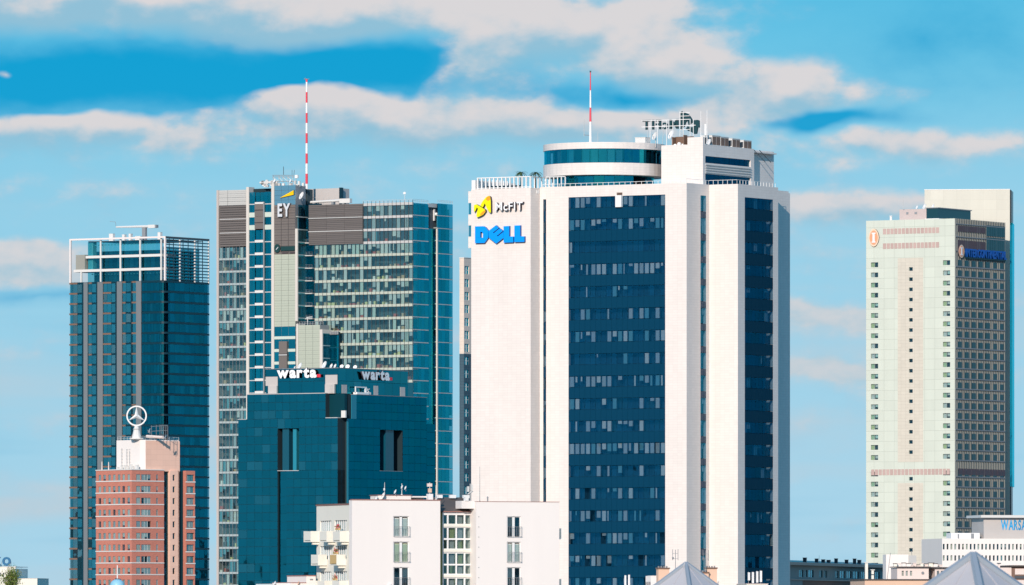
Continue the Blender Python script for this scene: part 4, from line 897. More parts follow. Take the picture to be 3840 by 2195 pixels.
    # signs
    for (fc, a, b, c, d, lab) in ((F0, 1044, 1193, 1420, 1381, 'white warta lettering with a red dot on the front of the teal block'), (R0, 1347, 1452, 1424, 1385, 'white warta lettering with a red dot on the flank of the teal block')):
        t = S.at('insurance_sign', lab, 'sign', 0, 0, 0, 'lettering on the teal block')
        letters(t, 'warta', fc, fc.u(a), fc.u(b), fc.z(c, a), fc.z(d, a), .35, .3, letter_white, letter_side, .045, .04)
        w = (fc.u(b)-fc.u(a))*.085; piece('dot', t, fc.b(fc.u(b)+w*.12, fc.u(b)+w*1.1, fc.z(c, a)+.1, fc.z(c, a)+.75, .35, .65), red)
    # roof things
    for k, (px, r, nm) in enumerate(((1095, .3, 'tiny white dish'), (1116, .75, 'round white dish'), (1208, .9, 'largest white dish'), (1233, .55, 'pointed white dish'), (1247, .5, 'conical white dish'), (1300, .45, 'low white dish'), (1322, .5, 'peaked white dish'), (1350, .45, 'outermost white dish'))):
        if px < 1268: dish(S, F0.u(px), 1.2, zt, r, nm+' on the teal block roof'+(' above the front lettering' if px < 1220 else ' by the front corner'), 'dishes on the teal block', pole=.15)
        else: dish(S, -1.2, R0.u(px), zt, r, nm+' on the teal block roof along the flank', 'dishes on the teal block', az=rad(-40), pole=.15)
    t = S.at('cleaning_trolley', 'white window cleaning trolley on the ledge of the teal block flank', 'cleaning trolley', .75, R0.u(1349), zR+.1)
    L_ = (R0.u(1378)-R0.u(1322))/2
    one('frame', t, [(-.1, .1, -L_, L_*.5, 1.5, 1.72), (-.1, .1, -L_, -L_+.25, .2, 1.5), (-.1, .1, L_*.3, L_*.5, .2, 1.5), (-.5, .5, -L_, L_*.6, .05, .5)], white); m_ = MB(); m_.bar((0, L_*.5, 1.5), (0, L_*.95, .2), .12, white); m_.bar((0, L_*.5, .9), (0, L_*.9, 1.3), .12, lgrey); m_.build('arm', t); one('motor', t, [(-.4, .3, L_*.55, L_*.95, .1, .6)], offwhite)
g_spandt2 = M('notch_teal', (.003, .04, .055), .4, spec=.12)
g_warta_r = G('dimmed_teal_glass', (.02, .06, .09), (.0, .50, .72), .22, tilt=.005, var=.10)  # flank copy of the teal glass, dimmer sky reflection put into its colour
teal_block()

# ================================================================== dark teal tower with open crown frame
def dark_tower():
    S = Site(621, 2876, 33); T = S.root('dark_teal_tower', 'dark teal glass tower with bronze banded floors and an open white crown frame', 'tower')
    F0, R0 = Face(S, 'F'), Face(S, 'R'); fh = 38.5/F*S.Y; zb = S.z(1052); zlow = 20.; xl = F0.u(261); yr = R0.u(784); ch = 2.4; acc = newacc()
    nfl = 31; xp = F0.u(531)
    # bays of the banded face: bronze band pieces, piers and glass
    piers = [(315, 330), (367, 387), (440, 459), (512, 531)]; bronze = [(261, 291), (333, 345), (385, 418), (460, 472), (495, 531)]; pier_shades = [(308, 315), (361, 367), (433, 440), (491, 497)]
    gl = [(262, 274), (274, 291), (291, 308), (330, 345), (345, 361), (387, 402), (402, 418), (418, 433), (459, 473), (473, 491), (497, 512)]
    bz = []
    for k in range(nfl):
        zt = zb-k*fh; z0 = zt-fh*.84
        for a, b in gl: acc['pane'].append((F0.b(F0.u(a)+.04, F0.u(b)-.04, z0-fh*.16+.05, zt-fh*.16, -.06, 0), g_tower_g if a == 274 or RND.random() < .14 else g_tower))
        for a, b in bronze: bz.append((F0.b(F0.u(a), F0.u(b), zt-fh*.16, zt, -.1, .22), brown))
        acc['band'].append((F0.b(xl, xp, zt-fh*.15, zt-.02, -.1, .08), teal_dark))
        if RND.random() < .5:
            a = RND.choice(gl); acc['blind'].append((F0.b(F0.u(a[0])+.1, F0.u(a[0])+.1+RND.uniform(.3, 1.1), z0-.2, zt-fh*.18, -.4, -.36), RND.choice([blinds[0], blinds[2], blinds[0]])))
        # smooth face: from the last pier round the chamfered corner to the far edge
        n1, n2 = 6, 8
        seg = [((xp+(-ch-xp)*i/n1, 0.), (xp+(-ch-xp)*(i+1)/n1, 0.)) for i in range(n1)]
        cp = [(-ch+ch*math.sin(t), ch-ch*math.cos(t)) for t in [rad(90)*i/5 for i in range(6)]]
        seg += list(zip(cp[:-1], cp[1:])); seg += [((0., ch+(yr-ch)*i/n2), (0., ch+(yr-ch)*(i+1)/n2)) for i in range(n2)]
        for (p, q) in seg:
            mx, my = (p[0]+q[0])/2, (p[1]+q[1])/2; L = math.dist(p, q); ang = math.atan2(q[1]-p[1], q[0]-p[0])
            smooth.append(((mx, my, L, ang), z0-fh*.16+.05, zt-fh*.2))
            if RND.random() < .24:
                nx, ny = -math.sin(ang)*-1, math.cos(ang)
                o = RND.uniform(-.3, .3)*L; strips.append(((mx+math.cos(ang)*o-math.sin(ang)*.3, my+math.sin(ang)*o+math.cos(ang)*.3, RND.uniform(.15, .5), ang), z0-fh*.1, zt-fh*.22))
    # floor bands of the smooth face: one swept strip each
    path = [(xp, 0.)]+[(-ch+ch*math.sin(t), ch-ch*math.cos(t)) for t in [rad(90)*i/5 for i in range(6)]]+[(0., yr)]
    for k in range(nfl):
        zt = zb-k*fh; m_ = MB()
        offs = []
        for i, (x, y) in enumerate(path):
            t = 0 if i == 0 else (rad(90) if i == len(path)-1 else rad(90)*(i-1)/5); offs.append((x+math.sin(t)*.14, y-math.cos(t)*.14))
        inn = []
        for i, (x, y) in enumerate(path):
            t = 0 if i == 0 else (rad(90) if i == len(path)-1 else rad(90)*(i-1)/5); inn.append((x-math.sin(t)*.1, y+math.cos(t)*.1))
        m_.prism(offs+inn[::-1], zt-fh*.19, zt, teal_dark); m_.build('floor_band', T)
    srt = sorted(smooth, key=lambda q: -q[2])
    for (mx, my, L, ang), z0, z1 in srt[:200]: piece('corner_pane', T, (mx-L/2+.03, mx+L/2-.03, my-.03, my+.03, z0, z1), g_tower_b, ang)
    m_ = MB()
    for (mx, my, L, ang), z0, z1 in srt[200:]:
        c, s = math.cos(ang)*(L/2-.03), math.sin(ang)*(L/2-.03); nx, ny = math.sin(ang)*.03, -math.cos(ang)*.03
        m_.prism([(mx-c+nx, my-s+ny), (mx+c+nx, my+s+ny), (mx+c-nx, my+s-ny), (mx-c-nx, my-s-ny)], z0, z1, g_tower_b)
    m_.build('corner_pane_field', T)['kind'] = 'stuff'
    for (mx, my, L, ang), z0, z1 in strips: piece('curtain', T, (mx-L/2, mx+L/2, my-.02, my+.02, z0, z1), RND.choice([blinds[0], blinds[3], blinds[3]]), ang)
    pieces('bronze_band', 'bronze_band_field', T, bz)
    for a, b in piers: piece('pier', T, F0.b(F0.u(a), F0.u(b), zlow, zb, -.3, .30), M('grey_pier', (.17, .19, .20), .4, var=.08))
    for a, b in pier_shades: piece('shade_strip', T, F0.b(F0.u(a), F0.u(b), zlow, zb, -.5, .12), teal_dark)  # dark strips stand in for the shadow left of each pier
    flush(T, acc)
    m_ = MB(); m_.prism([(xl+.1, .5), (-ch, .5), (-.5, ch), (-.5, yr-.1), (xl+.1, yr-.1)], 0, zb-.05, room); m_.build('inner_core', T)
    one('deck', T, [(xl, -.02, .02, yr, zb-.05, zb+.1)], teal_dark)
    # crown
    zc = F0.z(886, 621); z1, z2 = F0.z(1003, 600), F0.z(952, 600)
    fr = M('pinkish_white_frame', (.80, .72, .68), .5)
    piece('frame_beam', T, F0.b(xl, 0, zc-.55, zc, -.5, .15), fr); piece('frame_post', T, F0.b(xl, xl+.55, zb, zc-.55, -.5, .15), fr); piece('frame_post', T, F0.b(-.6, 0, zb, zc-.55, -.5, .15), fr)
    for z in (z1, z2): piece('crown_slab', T, F0.b(F0.u(272 if z == z1 else 317), F0.u(603), z-.85, z, -9, -.6), offwhite)
    for px in (300, 373, 447, 521, 600):
        piece('crown_column', T, F0.b(F0.u(px)-.25, F0.u(px)+.25, zb, (z1 if px == 300 else zc-.6), -1.0, -.55), offwhite)
    ga, gb = F0.u(318), F0.u(602); n = 18
    for (za, zb_) in ((zb+.1, z1-.85), (z1, z2-.85), (z2, zc-1.2)):
        for i in range(n): piece('crown_pane', T, F0.b(ga+(gb-ga)*i/n+.03, ga+(gb-ga)*(i+1)/n-.03, za, zb_, -1.75, -1.7), g_crown)
    one('crown_core', T, [(ga+1, -3, 4, yr-4, zb, z2+1.5)], room)
    for z in (zc-2.4, z1-1.8):
        for i in range(22): piece('ceiling_lamp', T, F0.b(ga+1+(gb-ga-2)*i/22, ga+1.7+(gb-ga-2)*i/22, z, z+.35, -2.6, -2.5), blinds[0])
    one('service_box', T, [F0.b(F0.u(279), F0.u(313), z1, F0.z(956, 300), -3, -.8)], M('olive_grey_box', (.30, .30, .26), .6)); one('crown_shaft', T, [F0.b(F0.u(318), F0.u(336), z1, zc-.8, -4, -2.0)], offwhite)
    # louvre screen on the flank: each slat a piece
    ns = 14
    for k in range(ns):
        z = zb+.6+(zc-zb-1.2)*k/(ns-1); piece('screen_slat', T, R0.b(.3, yr, z-.17, z+.17, -.45, .1), g_spandt)
    for px in (674, 730, 782):
        for k in range(ns): z = zb+.6+(zc-zb-1.2)*k/(ns-1); piece('screen_bracket', T, R0.b(R0.u(px)-.3, R0.u(px)+.15, z-.75, z-.2, -.1, .35), offwhite)
    for px in (640, 656, 692, 711, 748, 765): piece('screen_post', T, R0.b(R0.u(px)-.1, R0.u(px)+.1, zb, zc, -.7, -.5), mgrey)
    piece('screen_head', T, R0.b(.02, yr, zc-.5, zc-.03, -.6, .15), dgrey)
    for i in range(10): piece('crown_side_pane', T, R0.b(1.5+(yr-4)*i/10, 1.45+(yr-4)*(i+1)/10, zb+.1, z2+2.5, -2.2, -2.15), g_blue)
    one('crown_roof', T, [(F0.u(335), -1, 2.0, yr-2, zc-1.1, zc-.9)], lgrey)
    # roof jib
    t = S.at('cleaning_jib', 'white telescopic window cleaning crane on the dark tower roof', 'crane', S.x(540, 9), 9, zc-1)
    def L(px, py): return S.x(px, 9)-S.x(540, 9), S.z(py, S.x(px, 9), 9)-zc+1
    m_ = MB(); a, b = L(436, 852), L(575, 849); m_.bar((a[0], 0, a[1]), (b[0], 0, b[1]), .28, offwhite, 6, .45); m_.build('boom', t)
    a, b = L(560, 855), L(590, 843); one('counterweight', t, [(a[0], b[0]-.6, -.7, .7, a[1]-.1, b[1])], offwhite); one('counterweight_end', t, [(b[0]-.6, b[0], -.65, .65, a[1]-.05, b[1]-.05)], mgrey)
    a = L(540, 858); one('pivot', t, [(a[0]-.5, a[0]+.9, -.5, .5, 0, a[1]+.4)], mgrey); m_ = MB(); b, c = L(412, 831), L(433, 833); d = L(435, 850); m_.bar((b[0], 0, b[1]), (c[0], 0, c[1]), .09, mgrey, 4); m_.bar((c[0], 0, c[1]), (d[0], 0, d[1]), .06, mgrey, 4); m_.build('cable_arm', t)
    for k, (px, w) in enumerate(((420, 1.6), (466, 1.0), (490, .8), (520, 2.2), (600, 1.1))): roof_unit(S, S.x(px, 6), 6, zc-1, w, 1.2, (2.6, 2.2, 2.4, 1.5, 2.6)[k], ('squat', 'narrow', 'slim', 'wide low', 'end')[k]+' white plant box on the dark tower roof', 'plant boxes on the dark tower', offwhite, False)
smooth, strips = [], []
g_tower_b = G('deep_blue_teal_glass', (.12, .26, .32), (.03, .60, .80), .19)
g_tower_g = G('grey_teal_glass', (.35, .45, .46), (.55, .80, .84), .30)
g_crown = G('crown_teal_glass', (.25, .62, .66), (.10, .75, .95), .12)
dark_tower()

# ================================================================== red brick office block with the star
ORD = ('first', 'second', 'third', 'fourth', 'fifth', 'sixth', 'seventh', 'eighth', 'ninth', 'tenth', 'eleventh', 'twelfth', 'thirteenth')
def brick_block():
    S = Site(494, 2440, 50); T = S.root('red_brick_block', 'red brick office block with white string courses and a salmon lift tower', 'office block')
    F0, R0 = Face(S, 'F'), Face(S, 'R'); fh = 43.9/F*S.Y; zt = S.z(1763); nf = 11; zlow = zt-nf*fh
    xl = F0.u(360); y1 = R0.u(615)
    wz = [(zt-(k+.87)*fh, zt-(k+.36)*fh) for k in range(nf)]
    lw = [374, 391.5, 410, 428, 446, 463, 482]; hw = 5.2/F*S.Y/S.c
    cl_ = [(F0.u(p)-hw, F0.u(p)+hw, wz) for p in lw]
    cr = [(R0.u(511), R0.u(527), wz), (R0.u(530), R0.u(566), wz), (R0.u(586), R0.u(593), wz)]
    one('brick_wall', T, wall_with_openings(F0, xl, 0, zlow, zt, cl_, -.5)+wall_with_openings(R0, .501, y1, zlow, zt, cr, -.5)+[(xl, 0, 0.5, y1-.5, 0, zlow)], brick)
    for k in range(nf):
        z = zt-(k+.93)*fh
        piece('string_course', T, F0.b(xl-.1, .12, z-.14, z+.14, 0, .12), offwhite); piece('string_course', T, R0.b(0, y1, z-.141, z+.139, 0, .12), offwhite)
    piece('coping', T, F0.b(xl-.1, .15, zt, zt+.25, -.6, .15), offwhite); piece('coping', T, R0.b(.6, y1, zt, zt+.25, -.6, .15), offwhite)
    one('inner_core', T, [(xl+.8, -.8, .8, y1-1, zlow, zt-.3)], room); one('roof_deck', T, [(xl+.4, -.5, .5, y1, zt-.3, zt-.1)], lgrey)
    pn, bl = [], []
    for fc, cols in ((F0, cl_), (R0, cr)):
        for a, b, rows in cols:
            n = max(1, round((b-a)/1.1))
            for za, zb in rows:
                for i in range(n):
                    u0, u1 = a+(b-a)*i/n+.04, a+(b-a)*(i+1)/n-.04
                    pn.append((fc.b(u0, u1, za, zb, -.13, -.09), g_clear))
                    if RND.random() < .85: bl.append((fc.b(u0, u1, za+(zb-za)*RND.choice((0, 0, 0, .3)), zb, -.2, -.17), RND.choice([blinds[0], blinds[0], blinds[1], blinds[1]])))
                if fc is R0 and n > 1:
                    for i in range(n-1): piece('window_post', T, fc.b(a+(b-a)*(i+1)/n-.05, a+(b-a)*(i+1)/n+.05, za, zb, -.3, -.1), offwhite)
    # salmon lift tower and recessed bay, cast shadow put into its dark wall colour
    re = 1.3; y2, y3, y4, y5 = R0.u(640), R0.u(674), R0.u(697), R0.u(731); RB = Face(S, 'R', -re)
    zc = S.z(1652, 0, 8); zs = R0.z(1640, 674)
    one('recess_wall', T, [RB.b(y1-.4, y5, 0, zt-.1, -.6, 0)], g_spandt2)
    for k in range(nf):
        for i in range(2): piece('recess_pane', T, RB.b(y1+.2+i*1.6, y1+1.6+i*1.6, wz[k][0], wz[k][1], 0, .05), g_dark)
    sw = [(R0.u(650), R0.u(659), wz)]
    one('salmon_wall', T, wall_with_openings(Face(S, 'R', -.3), y2, y3, zlow, zt, sw, -.6)+[(-re, -.9, y2, y2+.4, zlow, zt), (-re-2, -.3, y3-.4, y3-.001, zlow, zt), (-re, -.3, y2, y3, 0, zlow)], salmon)
    for k in range(nf): pn.append((Face(S, 'R', -.3).b(sw[0][0], sw[0][1], wz[k][0], wz[k][1], -.35, -.3), g_dark))
    one('bay_wall', T, wall_with_openings(R0, y4, y5, zlow, zt, [(y4+.3, y5-.3, [(a-.1, b+.1) for a, b in wz])], -.5)+[(-re-1, 0, y4, y5, 0, zlow), (-re, -.5, y5-.4, y5, zlow, zt), (-re, -.5, y4, y4+.3, zlow, zt)], brick)
    for k in range(nf):
        for i in range(3): u = y4+.35+(y5-y4-.7)*i/3; pn.append((R0.b(u, u+(y5-y4-.7)/3-.08, wz[k][0]-.08, wz[k][1]+.08, -.3, -.25), g_clear)); bl.append((R0.b(u, u+(y5-y4-.7)/3-.1, wz[k][0], wz[k][1], -.42, -.4), RND.choice(blinds[:2]+[blinds[3]])))
        piece('string_course', T, R0.b(y4-.1, y5+.1, wz[k][1]+.12, wz[k][1]+.5, 0, .1), offwhite) if False else piece('string_course', T, R0.b(y4-.1, y5+.1, wz[k][0]-.45, wz[k][0]-.12, 0, .12), offwhite)
    pieces('pane', 'pane_field', T, pn, 300); pieces('blind', 'blind_field', T, bl, 200)
    # crown block
    cy = 5.0; FC = Face(S, 'F', cy); xc0 = FC.u(437); xcc = FC.u(524); RC = Face(S, 'R', xcc+2.1); yq = RC.u(546)
    zc = FC.z(1650, 524); ye = RC.u(674)
    m_ = MB(); m_.prism([(xc0, cy), (xcc, cy), (RC.o, yq), (RC.o-.3, ye-.1), (xc0, ye)], zt-.2, zc, plaster); m_.build('crown_front', T)
    m_ = MB(); m_.prism([(RC.o+.02, yq), (RC.o+.02, ye), (xc0+.5, ye+.05), (xc0+.5, yq+1)], zt-.25, zc-.25, salmon); m_.build('crown_flank', T)
    railing(T, [(xc0+.2, cy+.2, zc), (xcc, cy+.2, zc), (RC.o-.2, yq, zc), (RC.o-.2, ye-.2, zc-.2)], 1.0, lgrey, 1.6, .05, 'crown_rail')
    for k, px in enumerate((459, 478, 488)):
        m_ = MB(); u = FC.u(px); m_.bar((u, cy-.25, zt), (u, cy-.25, zc-2.2-k*.4), .07, lgrey, 4)
        for j in range(7): m_.bar((u-.35, cy-.25, zt+.6+j*.9), (u+.35, cy-.25, zt+.6+j*.9), .05, lgrey, 4)
        m_.build('wall_ladder', T)
    # star
    sx = S.x(512, 5); zc2 = S.z(1560, sx, 5); Rr = 38.5/F*S.Y
    t = thing('star_sign', 'big white three pointed star in a ring on the brick block roof', 'rooftop sign', S.w(sx, 5, zc), rad(4))
    h = zc2-zc; m_ = MB(); n = 40
    ring = []
    for i in range(n):
        a = 2*math.pi*i/n
        for (rr, yy) in ((Rr, -.3), (Rr, .3), (Rr*.87, .3), (Rr*.87, -.3)): ring.append((rr*math.cos(a), yy, h+rr*math.sin(a)))
    m_.add(ring, [(4*i+j, 4*((i+1) % n)+j, 4*((i+1) % n)+(j+1) % 4, 4*i+(j+1) % 4) for i in range(n) for j in range(4)], white); m_.build('ring', t)
    m_ = MB(); pts = []
    for i in range(6):
        a = rad(90+60*i); r = Rr*.92 if i % 2 == 0 else Rr*.21; pts.append((r*math.cos(a), r*math.sin(a)))
    fv = [(x, 0, h+z) for x, z in pts]+[(0, -.7, h), (0, .7, h)]
    m_.add(fv, [(i, (i+1) % 6, 6) for i in range(6)]+[((i+1) % 6, i, 7) for i in range(6)], white); m_.build('star', t)
    m_ = MB(); m_.bar((0, 0, 0), (0, 0, h-Rr+.1), 1.5, offwhite, 10, .55); m_.bar((0, 0, .2), (0, 0, .6), 2.0, offwhite, 10); m_.bar((0, 0, h-Rr-1.0), (0, 0, h-Rr-.7), .95, lgrey, 10); m_.build('pedestal', t)
    # roof aerials
    t = S.at('aerial_rack', 'rack of dark aerials with two white drums on the brick block crown', 'aerial rack', S.x(600, 9), 9, zc)
    def L(px, py): return S.x(px, 9)-S.x(600, 9), S.z(py, S.x(px, 9), 9)-zc
    m_ = MB()
    for px in (568, 586, 600, 607, 614, 622, 629): a = L(px, 1593+px % 5); m_.bar((a[0], 0, a[1]), (a[0], 0, -.2), .07, mgrey, 4)
    for py in (1596, 1614): a, b = L(565, py+4), L(629, py); m_.bar((a[0], 0, a[1]), (b[0], 0, b[1]), .07, mgrey, 4)
    for i in range(8): a, b = L(596+i*4, 1594), L(597+i*4, 1610); m_.bar((a[0], .1, a[1]), (b[0], .1, b[1]), .05, dgrey, 4)
    m_.build('rods', t)
    a, b = L(555, 1637), L(615, 1641); m_ = MB(); m_.bar((a[0], -.4, a[1]), (b[0], -.4, b[1]), .42, pinkish, 8); m_.build('duct', t)
    dish(S, S.x(562, 8), 8, S.z(1617, S.x(562, 8), 8)-.7, .75, 'tilted white dish at the end of the aerial rack', pole=.3); dish(S, S.x(622, 8), 8, S.z(1650, S.x(622, 8), 8)-.2, .8, 'round white dish over the salmon flank', pole=.3)
    for k, px in enumerate((377, 402)): whip(S, F0.u(px), .5, zt, 2.6-.2*k, 'stubby red and white pole on the brick parapet, '+('tall one' if k == 0 else 'short one'), .18, None, pinkish)
    rr = random.Random(9)
    for k in range(7):
        px = 442+k*12+rr.uniform(-4, 4); u = S.x(px, 3.6); roof_unit(S, u, 3.6, zt, rr.uniform(.5, 1), .6, rr.uniform(.8, 1.9), 'small plant box under the white crown block, '+ORD[k]+' along from the parapet poles', 'plant boxes on the brick roof', offwhite, False)
brick_block()

# ================================================================== slim tower behind
def slim_tower():
    S = Site(1740, 2400, 31); T = S.root('slim_cream_tower', 'slim cream tower with stacked square windows behind the white stone tower', 'tower')
    F0 = Face(S, 'F'); R0 = Face(S, 'R'); xl = F0.u(1723); yr = R0.u(1790); zt = S.z(968); zm = S.z(1327); fh = 48.6/F*S.Y
    w0 = R0.u(1742); w1 = R0.u(1759)
    rows = []; z = S.z(998)
    for k in range(30): rows.append((z-k*fh-.62*fh, z-k*fh))
    up = [r for r in rows if r[0] > zm]; dn = [r for r in rows if r[1] < zm and r[0] > 25]
    one('cream_wall', T, wall_with_openings(R0, .0, yr, zm, zt, [(w0, w1, up)], -.6)+[(xl, -.601, .0, 12, zm, zt)], peach_tile)
    one('shade_wall', T, wall_with_openings(R0, 0., yr, 25, zm, [(w0, w1, dn)], -.6)+[(xl, -.601, .0, 12, 0, zm)], shade_tile)
    one('inner_core', T, [(xl+1, -.62, 1, yr, 0, zt-1)], room); one('lower_wall', T, [(-.6, 0, 0, yr, 0, 25)], shade_tile)
    for (a, b) in up+dn:
        m = (w0+w1)/2; h = (a+b)/2; T_, T = T, part('window', T)
        for (u0, u1) in ((w0+.05, m-.08), (m+.08, w1-.05)):
            for (za, zb) in ((a, h-.06), (h+.06, b)): piece('pane', T, R0.b(u0, u1, za, zb, -.3, -.25), g_blue)
        piece('window_post', T, R0.b(m-.08, m+.08, a, b, -.3, -.15), offwhite); piece('transom', T, R0.b(w0, w1, h-.06, h+.06, -.3, -.16), offwhite); T = T_
    one('coping', T, [(xl-.1, .1, -.1, yr, zt, zt+.2)], offwhite)
peach_tile = tiles('cream_tile', (.72, .60, .50), (.58, .47, .40), 1.2, 1.0, .03, .03); shade_tile = tiles('shaded_cream_tile', (.055, .10, .13), (.03, .06, .08), 1.2, .8, .04, .05)  # dark tile stands in for the shadow over the lower storeys
slim_tower()

# ================================================================== white apartment house in front
def apartments():
    S = Site(1320, 950, 68); T = S.root('apartment_block', 'white plastered apartment end wall with french windows and stacked side balconies', 'apartment block')
    F0, R0 = Face(S, 'F', .35), Face(S, 'R'); fh = 96/F*S.Y; zt = S.z(1876); yr = R0.u(1651); zlow = 22.
    wa, wb = R0.u(1475), R0.u(1534); zw = R0.z(1936, 1500); wins = [(zw-k*fh-77/F*S.Y, zw-k*fh) for k in range(4)]
    one('end_wall', T, wall_with_openings(R0, 0, yr, zlow, zt, [(wa, wb, wins)], -.35)+[(-11, 0, 0.01, yr, 0, zlow), (-12, -.35, yr-.3, yr, zlow, zt), (-.9, -.35, 0, .3, zlow, zt)], plaster)
    one('wall_coping', T, [R0.b(-.05, yr+.05, zt, zt+.1, -.5, .06)], M('rusty_flashing', (.36, .17, .14), .6)); one('roof_deck', T, [(-12, -.4, .3, yr-.3, zt-.5, zt-.3)], roofing)
    one('inner_core', T, [(-10, -1.0, .9, yr-.5, zlow, zt-.5)], M('flat_interior', (.05, .06, .06), .9))
    def french(T, fc, a, b, za, zb, dark, up=0):
        m = (a+b)/2; g = g_dark if dark else g_clear; T = part('window', T)
        for (u0, u1) in ((a+.12, m-.14), (m+.14, b-.1)):
            piece('pane', T, fc.b(u0, u1, za+.1, zb-(.25 if not dark else .08), -.22, -.18), g)
            piece('curtain', T, fc.b(u0, u1, za+(.0 if not dark else 1.2), zb-.2, -.36, -.33), RND.choice(curtain_m[:1]+[M('curtain_pistachio', (.62, .64, .46), .9)])) if not dark or RND.random() < .5 else None
        piece('window_frame', T, fc.b(m-.14, m+.14, za, zb, -.24, -.1), white); piece('window_frame', T, fc.b(a, a+.12, za, zb, -.24, -.1), white); piece('window_frame', T, fc.b(b-.1, b, za, zb, -.24, -.1), white); piece('window_frame', T, fc.b(a+.12, b-.1, zb-.08, zb, -.24, -.1), white)
        r = MB(); z1 = za+(zb-za)*.49
        for z in (za+.05, z1): r.bar(fc.pt(a, z, .22), fc.pt(b+.05, z, .22), .025, mgrey, 4)
        for i in range(9): u = a+(b-a)*i/8; r.bar(fc.pt(u, za+.05, .22), fc.pt(u, z1, .22), .018, mgrey, 4)
        for u in (a, b): r.bar(fc.pt(u, za+.05, 0), fc.pt(u, za+.05, .22), .025, mgrey, 4)
        r.build('juliet_rail', T)
    for k, (za, zb) in enumerate(wins): french(T, R0, wa, wb, za, zb, k == 2)
    one('flue_box', T, [R0.b(wa-.6, wa-.3, wins[2][0]+.1, wins[2][0]+.45, 0, .2)], white)
    # side with balconies
    xl = F0.u(1187); z1 = F0.z(1893, 1316); z0s = [F0.z(1951+96*k, 1300) for k in range(4)]
    rows = [(z-1.45, z) for z in z0s]
    one('side_wall', T, wall_with_openings(F0, xl, -.9, zlow, z1, [(xl+1.1, xl+4.6, rows), (xl+5.6, xl+9.4, rows)], -.3)+[(-12, -.9, .4, yr-.3, 0, zlow)], cream)
    one('side_coping', T, [F0.b(xl-.1, -.9, z1, z1+.08, -.4, .08)], M('rusty_flashing', (0, 0, 0)))
    for (za, zb) in rows:
        for (ua, ub) in ((xl+1.1, xl+4.6), (xl+5.6, xl+9.4)):
            n = 6
            for i in range(n):
                u0 = ua+(ub-ua)*i/n; piece('pane', T, F0.b(u0+.05, u0+(ub-ua)/n-.05, za, zb, -.2, -.17), g_clear)
                piece('window_frame', T, F0.b(u0-.06, u0+.05, za, zb, -.22, -.08), white)
                if RND.random() < .8: piece('curtain', T, F0.b(u0+.08, u0+(ub-ua)/n-.12, za+.02, zb-.05, -.32, -.3), RND.choice(curtain_m))
    dep = 1.05
    for k, pxs in enumerate(((1198, 1258, 1308), (1226, 1296), (1200, 1250, 1306))):
        for j, px in enumerate(pxs):
            u = F0.u(px); zf = F0.z((2029, 2117, 2215)[k], px); ln = 2.2; T_, T = T, part('balcony', T)
            piece('balcony_slab', T, F0.b(u-ln, u, zf-.12, zf, .003, dep), cream)
            piece('balcony_panel', T, F0.b(u-.09, u, zf, zf+1.08, .003, dep), cream); piece('balcony_panel', T, F0.b(u-ln, u-ln+.09, zf, zf+1.08, .003, dep), cream)
            piece('balcony_panel', T, F0.b(u-ln+.1, u-.1, zf+.08, zf+1.05, dep-.08, dep), ochre if (k == 1 and j == 1) else cream)
            br = MB(); br.prism([(u-.5, F0.o-.75), (u-.2, F0.o-.75), (u-.2, F0.o-.003), (u-.5, F0.o-.003)], zf-.4, zf-.12, cream); br.build('balcony_bracket', T); T = T_
    for k, (px, py) in enumerate(((1292, 1982), (1285, 2072), (1282, 2170))):
        u = F0.u(px); z = F0.z(py, px)-.2; t = S.at('flower_box', 'red geraniums in a balcony planter on the '+('top', 'middle', 'lowest')[k]+' apartment balcony', 'flower box', u, F0.o-.8, z)
        one('planter', t, [(-.5, .5, -.12, .12, 0, .22)], ochre); m_ = MB()
        for i in range(90):
            x, y, zz = RND.uniform(-.55, .55), RND.uniform(-.2, .2), RND.gauss(.38, .12); a = RND.uniform(0, 6.3); s = RND.uniform(.04, .08)
            m_.add([(x-s*math.cos(a), y-s*math.sin(a), zz-s), (x+s*math.cos(a), y+s*math.sin(a), zz-s*.4), (x+s*math.cos(a)*.5, y+s*.5, zz+s), (x-s*.8*math.cos(a), y, zz+s*.6)], [(0, 1, 2, 3)], flower if RND.random() < .6 else leaf)
        m_.build('foliage', t)['kind'] = 'stuff'
    # roof hut and dishes on the end block
    y0, y1 = R0.u(1432), R0.u(1556); one('roof_hut', T, [(-3.5, -1.2, y0, y1, zt-.3, S.z(1858, -1.2, y0)), (-3.2, -1.3, y1, R0.u(1625), S.z(1866, -1.2, y1)-.0, S.z(1861, -1.2, y1)), (-3.2, -2.9, y1, R0.u(1625), zt-.3, S.z(1866, -1.2, y1))], plaster)
    one('hut_coping', T, [(-3.6, -1.1, y0-.1, y1+.1, S.z(1858, -1.2, y0), S.z(1856, -1.2, y0))], M('rusty_flashing', (0, 0, 0)))
    zh = S.z(1857, -1.2, y0)
    for k, (px, zz, r, nm) in enumerate(((1450, zt, .42, 'grey white dish leaning on the hut corner'), (1424, zt-.25, .32, 'low pale dish on the apartment parapet'), (1495, zh, .26, 'round white dish on the hut roof'), (1520, zh+.55, .22, 'upper dish of the pair on the hut pole'), (1533, zh+.45, .22, 'lower dish of the pair on the hut pole'), (1653, zt, .3, 'white dish at the end wall corner pole'))):
        dish(S, -.9, R0.u(px), zz, r, nm, 'dishes on the apartment roof', az=rad(-68), pole=.2)
    whip(S, -1.6, R0.u(1462), zt, 2.0, 'thin pale aerial with a small drum on the apartment roof', .04, None, offwhite, ((1.1, 1.35, .2, .12),)); whip(S, -1.4, R0.u(1524), zh, 1.3, 'bracket pole carrying two dishes on the hut', .05, None, offwhite)
    t = S.at('phone_antenna', 'cluster of phone antennas on a stub mast at the end wall corner', 'antenna cluster', -1.0, R0.u(1624), zt)
